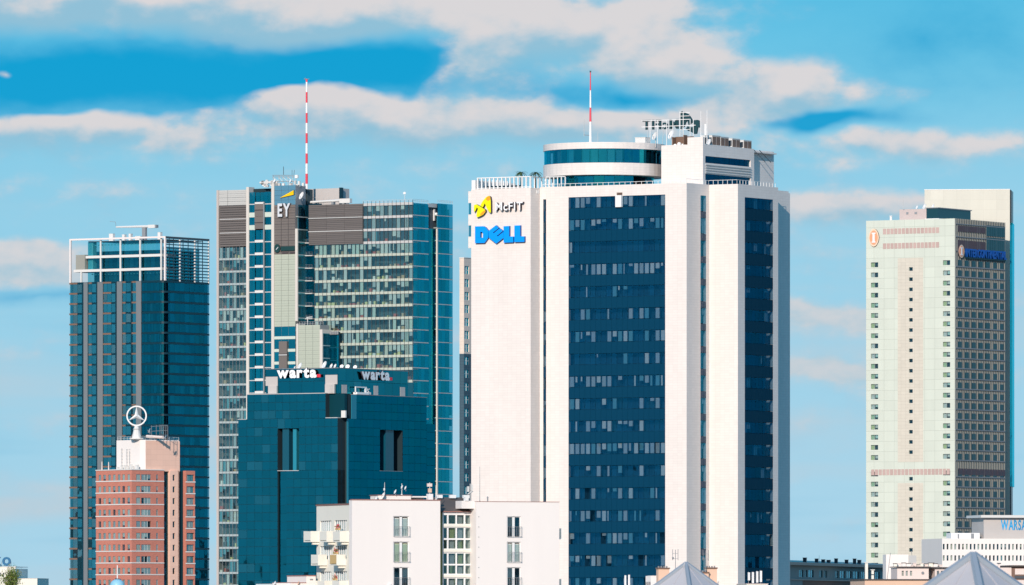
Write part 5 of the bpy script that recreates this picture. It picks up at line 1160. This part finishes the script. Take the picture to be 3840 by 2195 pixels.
    m_ = MB(); m_.bar((0, 0, 0), (0, 0, 2.0), .05, lgrey); m_.build('pole', t); one('cabinet', t, [(-.3, .3, -.28, .28, .1, .75)], white); one('panel', t, [(-.1, .1, -.3, .25, 1.55, 1.9)], pinkish); one('lower_panel', t, [(-.1, .1, -.18, .2, .9, 1.35)], peach)
    whip(S, -.9, R0.u(1646), zt, 1.7, 'slim white rod beside the phone antennas', .05, None, offwhite)
    # ---- glazed stair link
    L = S.root('stair_link', 'glazed stairwell with white frames and green panes between two white blocks', 'stairwell')
    RS = Face(S, 'R', -1.3); ya, yb = RS.u(1655), RS.u(1792); zr = RS.z(1921, 1700)
    gr = [g_clear, g_dark]; cols = [(RS.u(1664), RS.u(1677)), (RS.u(1682), RS.u(1709)), (RS.u(1714), RS.u(1740)), (RS.u(1745), RS.u(1769))]
    rws = [(1932, 1965), (1980, 2019), (2025, 2058), (2076, 2115), (2121, 2152), (2170, 2209), (2215, 2248)]
    rz_ = [(RS.z(b, 1700), RS.z(a, 1700)) for a, b in rws]
    one('link_frame', L, wall_with_openings(RS, cols[0][0]-.1, yb, zlow, zr, [(a, b, rz_) for a, b in cols], -.22), white)
    one('link_back', L, [RS.b(cols[0][0], yb, 0, zr, -2.6, -2.2)], M('stair_green', (.42, .50, .25), .8)); one('link_base', L, [RS.b(ya-.1, yb, 0, zlow, -2.2, 0)], plaster)
    for i, (a, b) in enumerate(cols):
        for j, (za, zb) in enumerate(rz_):
            piece('pane', L, RS.b(a, b, za, zb, -.15, -.12), g_clear if i > 0 else g_dark)
            if i in (1, 2) and RND.random() < .75: piece('net_curtain', L, RS.b(a+.05, b-.05, za, zb, -.4, -.37), RND.choice([curtain_m[2], M('moss_blind', (.28, .30, .15), .8), mgrey]))
    for z in (RS.z(1968, 1700), RS.z(2062, 1700), RS.z(2157, 1700)): piece('stair_slab', L, RS.b(cols[0][0]-.05, cols[3][1]+.1, z-.25, z+.05, 0, .12), cream)
    z2 = RS.z(1884, 1700); rf = MB(); rf.add([(-1.2, ya-.1, zr+.12), (-1.2, yb, zr+.12), (-5, yb, z2+.6), (-5, ya-.1, z2+.6), (-1.2, ya-.1, zr), (-1.2, yb, zr), (-5, yb, zr), (-5, ya-.1, zr)], [(0, 1, 2, 3), (4, 5, 1, 0), (5, 6, 2, 1), (7, 4, 0, 3), (6, 7, 3, 2)], roofing); rf.build('link_roof', L)
    one('eave', L, [RS.b(cols[0][0]-.1, cols[3][1]+.25, zr, zr+.1, -.2, .25)], M('rusty_flashing', (0, 0, 0)))
    for k in range(3): piece('roof_cap', L, (-4.6, -4.2, ya+.6+k*1.6, ya+1.3+k*1.6, z2+.5, z2+.85), white)
    sk = MB(); y_ = RS.u(1720); sk.add([(-2.2, y_-.9, zr+.45), (-2.2, y_+.9, zr+.45), (-2.6, y_+.3, zr+.66), (-2.6, y_-.3, zr+.66)], [(0, 1, 2, 3)], white); sk.add([(-2.2, y_-.9, zr+.3), (-2.2, y_+.9, zr+.3), (-2.2, y_+.9, zr+.45), (-2.2, y_-.9, zr+.45)], [(0, 1, 2, 3)], white); sk.build('skylight', L)
    # ---- second block
    S2 = Site(1786, 955, 68); T2 = S2.root('second_apartment_block', 'white plastered apartment end wall standing before the stone tower', 'apartment block')
    Q = Face(S2, 'R'); zt2 = S2.z(1882); y2 = Q.u(2097); wa, wb = Q.u(1901), Q.u(1953); zw = Q.z(1937, 1901); wins = [(zw-k*fh-77/F*S2.Y, zw-k*fh) for k in range(4)]
    one('end_wall', T2, wall_with_openings(Q, 0, y2, zlow, zt2, [(wa, wb, wins)], -.35)+[(-11, 0, .01, y2, 0, zlow), (-11, -.35, 0, .3, zlow, zt2), (-11, -.35, y2-.3, y2, zlow, zt2)], plaster)
    one('wall_coping', T2, [Q.b(-.02, y2+.03, zt2, zt2+.05, -.4, .04)], M('rusty_flashing', (0, 0, 0))); one('inner_core', T2, [(-10, -1, .9, y2-.5, zlow, zt2-.5)], M('flat_interior', (0, 0, 0))); one('roof_deck', T2, [(-11, -.35, .3, y2-.3, zt2-.5, zt2-.3)], roofing)
    for k, (za, zb) in enumerate(wins): french(T2, Q, wa, wb, za, zb, k in (0, 2))
    for k, py in enumerate((1980, 2170)):
        z = Q.z(py, 2097); 
        one('loggia_box', T2, [(-2.6, -.6, y2, y2+.62, z-1.25, z-1.15), (-2.6, -2.5, y2, y2+.6, z-1.15, z), (-.68, -.6, y2+.5, y2+.58, z-1.15, z)], white); piece('loggia_glass', T2, (-2.5, -.65, y2+.08, y2+.5, z-1.15, z-.05), g_dark)
    for i in range(7): piece('wall_anchor', T2, Q.b(.25, .33, Q.z(1940+i*38, 1786), Q.z(1937+i*38, 1786), 0, .05), mgrey)
    t = S2.at('phone_antenna', 'phone antenna cluster on a pole at the second white block', 'antenna cluster', -.8, -.4, zt2-.4)
    m_ = MB(); m_.bar((0, 0, 0), (0, 0, 2.4), .05, lgrey); m_.build('pole', t); one('panel', t, [(-.1, .1, -.35, -.15, 1.5, 2.1), (-.1, .1, .1, .3, 1.7, 2.3)], offwhite); one('cabinet', t, [(-.2, .3, -.7, -.3, .5, .95)], white); m_ = MB(); m_.bar((0, -.3, 1.2), (0, .3, 1.6), .09, lgrey); m_.build('radio_head', t)
    one('corner_parapet', T2, [(-2.4, -.6, -1.5, -.001, zt2-.75, zt2+.1)], plaster)
    whip(S2, -1.5, Q.u(1818), zt2-.3, 4.2, 'long thin grey rod on the second white block', .035, None, mgrey)
    t = S2.at('vent_stub', 'small dark vent stub on the second white block roof', 'vent', -.5, Q.u(1835), zt2-.3); m_ = MB(); m_.bar((0, 0, 0), (0, 0, .75), .08, mgrey); m_.build('pipe', t); m_ = MB(); m_.bar((0, 0, .75), (0, 0, .9), .13, mgrey, 8, .04); m_.build('cap', t)
    # ---- low white house below the teal block
    S3 = Site(1186, 960, 68); H = S3.root('low_white_house', 'low white parapet roofs at the foot of the teal glass block', 'house'); Q = Face(S3, 'R', 0)
    y0, y1, y2, y3 = Q.u(1030), Q.u(1092), Q.u(1148), Q.u(1184); zA, zB, zC = S3.z(2190), S3.z(2187), S3.z(2161)
    one('parapet_wall', H, [(-6, 0, y1, y2, 0, zB), (-6, 0.01, y2, y3, 0, zC), (-6, -.4, y0, y1, 0, zA)], plaster); one('parapet_cap', H, [(-6, .05, y1, y2, zB, zB+.08), (-6, .06, y2-.05, y3, zC, zC+.1)], M('rusty_flashing', (0, 0, 0)))
    one('vent_grille', H, [(.012, .05, y2+.45, y2+.8, zC-.45, zC-.3)], mgrey)
    dish(S3, .1, Q.u(1119), zB-.45, .26, 'salmon coloured dish on the low white parapet', None, rad(-68), .25, peach); dish(S3, -.3, Q.u(1036), zA-.3, .22, 'small white dish on the far end of the low parapet', None, rad(-68), .25)
apartments()

# ================================================================== low white building with blue wall lettering
def modern_block():
    S = Site(3533, 1500, 78); T = S.root('white_banded_block', 'white banded office block with ribbon windows and blue letters on its rooftop box', 'office block')
    Q = Face(S, 'R'); ye = Q.u(3900); zt = S.z(2020); rows = [(Q.z(2061, 3533), Q.z(2040, 3533)), (Q.z(2103, 3533), Q.z(2083, 3533))]
    n = 25; a0 = Q.u(3534); w = (Q.u(3840)-a0)/21.2
    cols = [(a0+w*i+.08, a0+w*(i+1)-.28, rows) for i in range(n) if a0+w*(i+1) < ye]
    one('band_wall', T, wall_with_openings(Q, 0, ye, 18, zt, cols, -.4)+[(-14, 0, 0, ye, 0, 18), (-14, -.4, 0, .3, 18, zt)], plaster); one('inner_core', T, [(-13, -.8, .5, ye, 18, zt-.3)], room)
    for a, b, r in cols:
        for za, zb in r:
            piece('pane', T, Q.b(a, b, za, zb, -.25, -.2), g_dark if RND.random() < .4 else g_clear)
            if RND.random() < .6: piece('blind', T, Q.b(a, b, za+(zb-za)*RND.choice((0, .4)), zb, -.36, -.34), RND.choice(blinds))
    one('roof_deck', T, [(-14, -.4, .2, ye, zt-.3, zt-.1)], lgrey)
    RB = Face(S, 'R', -2.5); y0 = RB.u(3689); zb = RB.z(1942, 3700)
    one('rooftop_box', T, [RB.b(y0, ye, zt-.2, zb, -8, 0)], M('warm_grey_panel', (0, 0, 0))); one('box_eave', T, [RB.b(y0-.7, ye+.5, zb, zb+.45, -9, .8)], offwhite)
    one('terrace_hut', T, [(-6, -2.8, Q.u(3582), Q.u(3690), zt-.2, RB.z(1999, 3600))], white); piece('hut_door', T, (-2.8, -2.75, Q.u(3607), Q.u(3612), zt, zt+.8), mgrey); piece('hut_door', T, (-2.8, -2.75, Q.u(3657), Q.u(3668), zt, zt+.9), mgrey)
    t = S.at('blue_graffiti_sign', 'bright blue painted capital letters on the grey rooftop box', 'lettering', 0, 0, 0)
    letters(t, 'WARSAW', RB, RB.u(3753), RB.u(3878), RB.z(1989, 3760), RB.z(1950, 3760), .002, .03, M('graffiti_blue', (.02, .30, .58), .7, var=.5, vscale=2), M('graffiti_edge', (.0, .2, .4), .7), .03, .03)
modern_block()

# ================================================================== older tenements along the foot
def tenements():
    # house turned from the sun, with shade also put into its dark plaster
    S = Site(2945, 1480, 14); T = S.root('grey_green_house', 'shaded grey green house front with pale windows beside the stone tower foot', 'house'); Q = Face(S, 'R')
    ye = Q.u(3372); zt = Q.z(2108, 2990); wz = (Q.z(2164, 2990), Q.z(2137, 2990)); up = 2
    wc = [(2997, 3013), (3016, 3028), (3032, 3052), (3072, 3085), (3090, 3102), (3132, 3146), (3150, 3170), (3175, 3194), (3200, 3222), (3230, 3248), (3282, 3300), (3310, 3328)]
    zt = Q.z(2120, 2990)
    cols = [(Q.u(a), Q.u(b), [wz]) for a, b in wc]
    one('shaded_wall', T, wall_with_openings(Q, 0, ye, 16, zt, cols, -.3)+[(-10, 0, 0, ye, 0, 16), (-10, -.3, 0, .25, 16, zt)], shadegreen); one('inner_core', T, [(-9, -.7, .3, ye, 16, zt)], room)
    for a, b, r in cols:
        za, zb = r[0]; m = (a+b)/2
        for u0, u1 in ((a+.04, m-.03), (m+.03, b-.04)): piece('pane', T, Q.b(u0, u1, za, zb, -.2, -.17), g_dark); 
        piece('window_frame', T, Q.b(m-.03, m+.03, za, zb, -.2, -.1), offwhite); piece('curtain', T, Q.b(a+.04, b-.04, za+.1, zb, -.3, -.28), RND.choice(curtain_m[:3]))
    one('cornice', T, [Q.b(-.3, ye, zt, zt+.5, -.4, .9), Q.b(-.1, ye, wz[0]-.55, wz[0]-.35, 0, .25)], teal_dark)
    m_ = MB(); m_.add([(.9, -.3, zt+.5), (.9, ye, zt+.5), (-5, ye, zt+1.0), (-5, -.3, zt+1.0)], [(0, 1, 2, 3)], teal_dark); m_.add([(-5, -.3, zt+.4), (-5, ye, zt+.4), (-5, ye, zt+1.), (-5, -.3, zt+1.)], [(0, 1, 2, 3)], teal_dark); m_.build('roof', T)
    for k, (px, w, h) in enumerate(((3031, .55, .55), (3075, .3, .45), (3100, .6, .35), (3120, .7, .3), (3148, .3, .6), (3187, .35, .45), (3217, .15, .7), (3235, .7, .5))):
        t = S.at('chimney_stack', 'squat dark chimney on the grey green house roof, '+ORD[k]+' along from the stone tower', 'chimney', -.6, Q.u(px), zt+.5, 'chimneys of the grey green house'); one('stack', t, [(-.3, .3, -w/2, w/2, 0, h+.25)], teal_dark); one('cap', t, [(-.35, .35, -w/2-.06, w/2+.06, h+.25, h+.33)], teal_dark)
    whip(S, -1, Q.u(3093), zt+.6, 1.3, 'thin dark aerial with crossbars on the grey green house', .03, None, teal_dark, ())
    one('brown_storey', T, [Q.b(Q.u(3010), ye, 10, wz[0]-.6, .002, .05)], brownbrick)
    # peach house
    S = Site(3243, 960, 82); T = S.root('peach_house', 'peach plastered house with a flat grey roof edge', 'house'); Q = Face(S, 'R'); ye = Q.u(3620); z = Q.z(2176, 3300)
    one('peach_wall', T, [(-9, 0, 0, ye, 0, z)], peach); one('roof_edge', T, [(-9, .15, -.1, ye, z, z+.12)], roofing); 
    yA, yB = Q.u(3372), Q.u(3490); zA = Q.z(2128, 3400); ws = [(Q.u(3389), Q.u(3397)), (Q.u(3404), Q.u(3412)), (Q.u(3420), Q.u(3428))]
    P = Face(S, 'R', -1.2)
    one('attic_wall', T, wall_with_openings(P, yA, yB, z+.1, zA, [(a, b, [(P.z(2160, 3400), P.z(2141, 3400))]) for a, b in ws], -.2)+[(-5, -1.4, yA, yB, z, zA-.05)], pinkish)
    for a, b in ws: piece('attic_pane', T, P.b(a, b, P.z(2160, 3400), P.z(2141, 3400), -.14, -.1), g_clear)
    one('attic_eave', T, [P.b(yA-.15, yB+.2, zA, zA+.1, -4, .3)], roofing)
    m_ = MB(); a = P.u(3460); m_.bar(P.pt(a, P.z(2149, 3460), -.02), P.pt(a, P.z(2149, 3460), .08), .16, mgrey, 12); m_.build('round_window', T)
    yC, yD = Q.u(3512), Q.u(3600); one('second_attic', T, [(-5, -.9, yC, yD, z, Q.z(2131, 3520))], pinkish); one('second_eave', T, [(-5.2, -.6, yC-.3, yD, Q.z(2131, 3520), Q.z(2127, 3520))], roofing); piece('attic_pane', T, (-.9, -.86, yC+.2, yC+.45, z+.5, z+1.05), g_dark); piece('attic_pane', T, (-.9, -.86, yC+.65, yC+.95, z+.5, z+1.05), g_dark)
    rr = random.Random(3)
    for k in range(13):
        px = 3378+k*14.5+rr.uniform(-5, 5); u = Q.u(px); t = S.at('roof_vent', 'small capped vent box on the peach house roofs, '+ORD[k]+' along from the white vent stack', 'vent', -2.2-rr.uniform(0, 1.5), u, zA+.08, 'vents on the peach house'); w = rr.uniform(.12, .3); h = rr.uniform(.15, .45)
        one('shaft', t, [(-.15, .15, -w, w, 0, h)], rr.choice([plaster, pinkish, cream])); one('cap', t, [(-.2, .2, -w-.05, w+.05, h, h+.06)], rr.choice([roofing, pinkish]))
    hut = S.at('rooftop_hut', 'white rooftop hut with a pitched cap behind the peach house', 'hut', -8, Q.u(3400), z); a, b = Q.u(3372)-Q.u(3400), Q.u(3456)-Q.u(3400); h0 = S.z(2080, -8, 4)-z
    one('hut_wall', hut, [(-2, 0, a, b, 0, h0)], plaster); one('hut_end', hut, [(-1.8, .1, b, b+.9, 0, h0-.1)], lgrey); m_ = MB(); m_.bar((.05, b+.4, h0-.1), (.05, b+.35, h0+.4), .03, mgrey); m_.bar((0, a+.1, 0), (0, a+.5, h0+.2), .03, mgrey); m_.build('hut_rods', hut)
    # vent stacks standing before the dark house
    for k, (px, w) in enumerate(((3252, .3), (3275, .26))):
        t = S.at('vent_stack', ('tall cream' if k == 0 else 'stacked white')+' vent stack at the corner of the peach house', 'vent stack', -.5, Q.u(px), z)
        one('shaft', t, [(-.15, .15, -w/2, w/2, 0, (1.9, .55)[k])]+([(-.15, .15, -w/2, w/2, .65, 1.1)] if k else []), cream); one('cap', t, [(-.22, .22, -w/2-.1, w/2+.1, (1.9, 1.1)[k], (2.0, 1.18)[k])], offwhite)
    # house at the frame's far end
    S = Site(3775, 1000, 82); T = S.root('cream_corner_house', 'cream house with a dark dormer recess beside the grey pyramid roof', 'house'); Q = Face(S, 'R'); ye = Q.u(3900)
    one('wall', T, [(-8, 0, -3.5, ye, 0, Q.z(2176, 3800)), (-8, -.6, Q.u(3735), Q.u(3797), 0, Q.z(2129, 3790))], pinkish); one('dormer', T, [(-8, -.3, Q.u(3798), ye, 0, Q.z(2125, 3800))], brownbrick); one('dormer_roof', T, [(-8, .1, Q.u(3792), ye, Q.z(2125, 3800), Q.z(2120, 3800))], roofing)
    one('dormer_panel', T, [(-.299, -.25, Q.u(3808), ye, Q.z(2155, 3800), Q.z(2133, 3800))], pinkish); one('dormer_rail', T, [(-.25, -.2, Q.u(3806), ye, Q.z(2170, 3800), Q.z(2160, 3800))], dgrey)
    for k, px in enumerate((3712, 3765)):
        t = S.at('roof_vent', 'short dark capped pipe behind the large pyramid roof, '+('close to its ridge' if k == 0 else 'by the cream corner house'), 'vent', -3, Q.u(px), Q.z(2129, 3790)-.1, 'capped pipes'); one('shaft', t, [(-.1, .1, -.1, .1, -2, .55)], pinkish); one('cap', t, [(-.2, .2, -.22, .22, .55, .66)], dgrey)
    # chimneys between the pyramid roof and the stone tower
    S = Site(2620, 900, 75); Q = Face(S, 'R')
    T = S.root('peach_chimney_house', 'low peach house with broad chimneys and dishes at the stone tower foot', 'house')
    one('wall', T, [(-6, 0, -5.2, Q.u(2800), 0, S.z(2196))], peach)
    for k, (a, b, t0, nm) in enumerate(((2618, 2668, 2150, 'broad peach chimney with a brown cap'), (2665, 2703, 2133, 'taller salmon chimney with toothed cap'), (2487, 2528, 2134, 'pale peach chimney half hidden by the pyramid roof'))):
        t = S.at('chimney', nm+' by the stone tower foot', 'chimney', -1-.4*k, Q.u(a), S.z(2200)); L = Q.u(b)-Q.u(a); h = S.z(t0)-S.z(2200)
        one('stack', t, [(-.8, 0, 0, L, 0, h)], peach); one('cap', t, [(-.9, .08, -.06, L+.06, h, h+.14)], brown)
        for i in range(4): piece('pot', t, (-.5, -.25, L*(i+.2)/4, L*(i+.6)/4, h+.14, h+.3), mgrey)
    dish(S, .25, Q.u(2690), S.z(2196)-.2, .34, 'grey round dish beside the salmon chimney', None, rad(-70), .1, lgrey); dish(S, .45, Q.u(2668), S.z(2203)-.2, .36, 'big white dish in front of the peach chimneys', None, rad(-70), .1)
    for k, (px, py) in enumerate(((2543, 2062), (2657, 2064))):
        y = Q.u(px); t = S.at('yagi_aerial', 'rack of thin grey aerial rods '+('above the small pyramid roof' if k == 0 else 'over the peach chimney'), 'aerial', -1, y, S.z(2150)); h = S.z(py)-S.z(2150); m_ = MB()
        m_.bar((0, 0, 0), (0, 0, h), .035, mgrey, 5)
        for f in (.62, .84): m_.bar((0, -.3, h*f), (0, .3, h*f), .025, mgrey, 4)
        for d in (-.3, .28): m_.bar((0, d, h*.55), (0, d, h*1.02), .03, mgrey, 4)
        m_.build('rods', t); m_ = MB(); m_.bar((0, -.28, h*.6), (.05, -.28, h*.68), .09, mgrey, 8); m_.build('amplifier', t)
    S = Site(2800, 980, 75); Q = Face(S, 'R'); T = S.root('pale_antenna_house', 'pale parapet below white phone panels before the navy glass wing', 'house'); one('parapet', T, [(-4, 0, 0, Q.u(2880), 0, S.z(2191))], cream); one('cap', T, [(-4, .05, -.05, Q.u(2880)+.05, S.z(2191), S.z(2189))], pinkish)
    for k, (px, py, h) in enumerate(((2812, 2147, 30), (2827, 2146, 45), (2843, 2143, 42), (2857, 2141, 42))):
        t = S.at('phone_antenna', ('shortest', 'long low', 'third', 'topmost')[k]+' white panel antenna of the row before the navy glass wing', 'antenna', -.4, Q.u(px), S.z(2192), 'phone panels on the pale parapet'); zt_ = S.z(py)-S.z(2192); zb_ = zt_-h/F*S.Y
        one('panel', t, [(-.1, .1, -.11, .11, max(zb_, .15), zt_)], white); m_ = MB(); m_.bar((-.12, 0, 0), (-.12, 0, zt_+.05), .035, mgrey, 5); m_.build('pole', t)
    S = Site(2340, 940, 75); Q = Face(S, 'R'); T = S.root('white_chimney_house', 'white stepped chimneys and panels before the navy glass bay', 'house'); one('stepped_wall', T, [(-2, 0, Q.u(2440), Q.u(2477), 0, S.z(2160)), (-2, .02, Q.u(2447), Q.u(2477)+.3, S.z(2160), S.z(2159)), (-2, .01, Q.u(2440), Q.u(2448), 0, S.z(2182)), (-2, -.1, 0, Q.u(2445), 0, S.z(2200))], plaster)
    for k, (px, py) in enumerate(((2349, 2158), (2363, 2156))):
        t = S.at('phone_antenna', ('lower', 'taller')[k]+' white drum antenna of the pair before the navy glass bay', 'antenna', -.4, Q.u(px), S.z(2202), 'phone panels by the glass bay'); h = S.z(py)-S.z(2202); m_ = MB(); m_.bar((0, 0, .1), (0, 0, h), .13, white, 8, .11); m_.build('panel', t); m_ = MB(); m_.bar((-.15, .1, 0), (-.15, .1, h-.1), .04, dgrey, 5); m_.build('pole', t)
tenements()

# ================================================================== grey pyramid roofs close by
def pyramid(px, d, wl, wr, peak, lab):
    S = Site(px, d, 40); T = S.root('pyramid_roof_pavilion', lab, 'pavilion'); h = 6.0; r = h*wr; zp = S.z(peak)
    n = 3; m_ = MB(); b = [(r, -r), (r, r), (-r, r), (-r, -r)]; z0 = zp-h
    c = 1.2*0.08
    for i in range(4):
        p, q = b[i], b[(i+1) % 4]; M_ = MB(); off = Vector(((p[0]+q[0])/2, (p[1]+q[1])/2, 0)).normalized()*.0
        M_.add([(p[0], p[1], z0), (q[0], q[1], z0), (0, 0, zp)], [(0, 1, 2)], zinc); M_.build('roof_slope', T)
    for i in range(4):
        M_ = MB(); M_.bar((b[i][0], b[i][1], z0+.02), (0, 0, zp+.02), .16*wl, zinc2, 6, .1*wl); M_.build('ridge', T)
    for i in range(4):
        p, q = b[i], b[(i+1) % 4]
        for k in range(1, 6):
            t = k/6; base = (p[0]+(q[0]-p[0])*t, p[1]+(q[1]-p[1])*t); s = min(t, 1-t)*2
            top = (base[0]*(1-s), base[1]*(1-s), z0+h*s); M_ = MB(); M_.bar((base[0], base[1], z0+.01), top, .025, zinc, 4); M_.build('standing_seam', T)
    M_ = MB(); M_.bar((0, 0, zp-.15), (0, 0, zp+.04), .2, zinc, 8, .12); M_.build('cap', T)
    one('body_wall', T, [(-r+.3, r-.3, -r+.3, r-.3, 0, z0-.3)], pinkish); one('eaves', T, [(-r-.1, r+.1, -r-.1, r+.1, z0-.3, z0-.001)], zinc2)
pyramid(2573, 420, 1.0, .95, 2114, 'small grey metal pyramid roof in front of the stone tower foot')
pyramid(3650, 270, 1.3, 1.0, 2083, 'large blurred grey metal pyramid roof before the white banded block')

# ================================================================== things at the near corner
def corner_bits():
    S = Site(58, 1100, 8); T = S.root('cream_bank_house', 'cream house front with dark windows under tall blue letters', 'house'); Fq = Face(S, 'F'); x0 = Fq.u(-60); zt = S.z(2127)
    cols = [(Fq.u(-26), Fq.u(-20), [(Fq.z(2163, 0), Fq.z(2148, 0))]), (Fq.u(-4), Fq.u(3), [(Fq.z(2163, 0), Fq.z(2148, 0))]), (Fq.u(10), Fq.u(15), [(Fq.z(2163, 0), Fq.z(2148, 0))])]
    one('wall', T, wall_with_openings(Fq, x0, 0, 0, zt, cols, -.3)+[(x0, 0, .3, 8, 0, zt-.2)], cream); one('coping', T, [(x0, .05, -.05, 8, zt, zt+.06)], pinkish)
    for a, b, r in cols: piece('pane', T, Fq.b(a, b, r[0][0], r[0][1], -.2, -.15), g_dark)
    one('lower_wing', T, [(.01, Fq.u(137), .5, 8, 0, S.z(2170))], cream); one('wing_coping', T, [(.01, Fq.u(137)+.05, .45, 8, S.z(2170), S.z(2169))], pinkish)
    t = S.at('blue_roof_letters', 'tall dark blue serif roof letters ending in KO', 'sign', 0, 0, 0)
    letters(t, 'PKO', Fq, Fq.u(-48), Fq.u(38), Fq.z(2122, 10), Fq.z(2089, 10), -.6, .3, blue_letter, blue_letter, .055, .06)
    fr = MB()
    for px in (-30, 0, 30, 36): fr.bar(Fq.pt(Fq.u(px), zt-.1, -.9), Fq.pt(Fq.u(px), zt+.7, -.9), .03, mgrey, 4)
    fr.bar(Fq.pt(Fq.u(-40), zt+.16, -.8), Fq.pt(Fq.u(38), zt+.16, -.8), .03, mgrey, 4); fr.build('support_frame', t)
    # tree top
    d = 640; X = (42-CX)/F*d; t = thing('poplar_tree', 'leafy green tree top in front of the cream bank house', 'tree', (X, d, 0)); ht = EYE+(HY-2138)/F*d
    m_ = MB(); m_.bar((0, 0, 0), (0, 0, ht*.75), .42, bark, 9, .16); m_.bar((0, 0, ht*.75), (.1, 0, ht-.3), .16, bark, 6, .02); rr = random.Random(5)
    tips = []
    for k in range(46):
        z = rr.uniform(ht*.3, ht-.5); a = rr.uniform(0, 6.3); L = .35+(ht-z)*.2; L = min(L, 2.3)*rr.uniform(.7, 1.1); q = (math.cos(a)*L, math.sin(a)*L, z+L*.9); m_.bar((0, 0, z), q, .06, bark, 4, .015); tips += [Vector((q[0]*f, q[1]*f, z+L*.9*f)) for f in (.5, .75, 1.)]
    m_.build('trunk', t); tips += [Vector((rr.uniform(-.25, .25), rr.uniform(-.25, .25), rr.uniform(ht-1.6, ht))) for i in range(18)]
    m_ = MB()
    for c in tips:
        for i in range(46):
            p = c+Vector((rr.gauss(0, .2), rr.gauss(0, .2), rr.gauss(0, .22))); u = Vector((rr.uniform(-1, 1), rr.uniform(-1, 1), rr.uniform(-1, 1))).normalized(); v = u.orthogonal().normalized(); s = rr.uniform(.04, .08)
            m_.add([tuple(p-u*s), tuple(p+v*s*.6), tuple(p+u*s), tuple(p-v*s*.6)], [(0, 1, 2, 3)], leaf if rr.random() < .8 else M('leaf_yellow', (.22, .20, .03), .7))
    m_.build('crown', t)
    # pale blue lantern with a pole
    S = Site(440, 1250, 0); t = S.root('blue_lantern_turret', 'pale blue domed roof lantern with a white pole before the brick block', 'turret'); zb = S.z(2200); R_ = 27/F*S.Y
    m_ = MB(); m_.lathe([(R_, 0), (R_, zb)], (0, 0, 0), pinkish, 20); m_.build('drum', t); m_ = MB(); hh = S.z(2172)-zb; m_.lathe([(R_*1.05, zb), (R_*1.0, zb+hh*.35), (R_*.8, zb+hh*.68), (R_*.45, zb+hh*.92), (0, zb+hh)], (0, 0, 0), dome_blue, 20); m_.build('dome', t, True)
    m_ = MB(); m_.bar((0, 0, zb+hh-.1), (0, 0, S.z(2120)), .09, white, 8, .07); m_.build('pole', t); m_ = MB(); m_.bar((-.3, -.1, zb+hh), (.55, .1, zb+hh-.12), .14, dgrey, 7); m_.build('collar', t)
corner_bits()
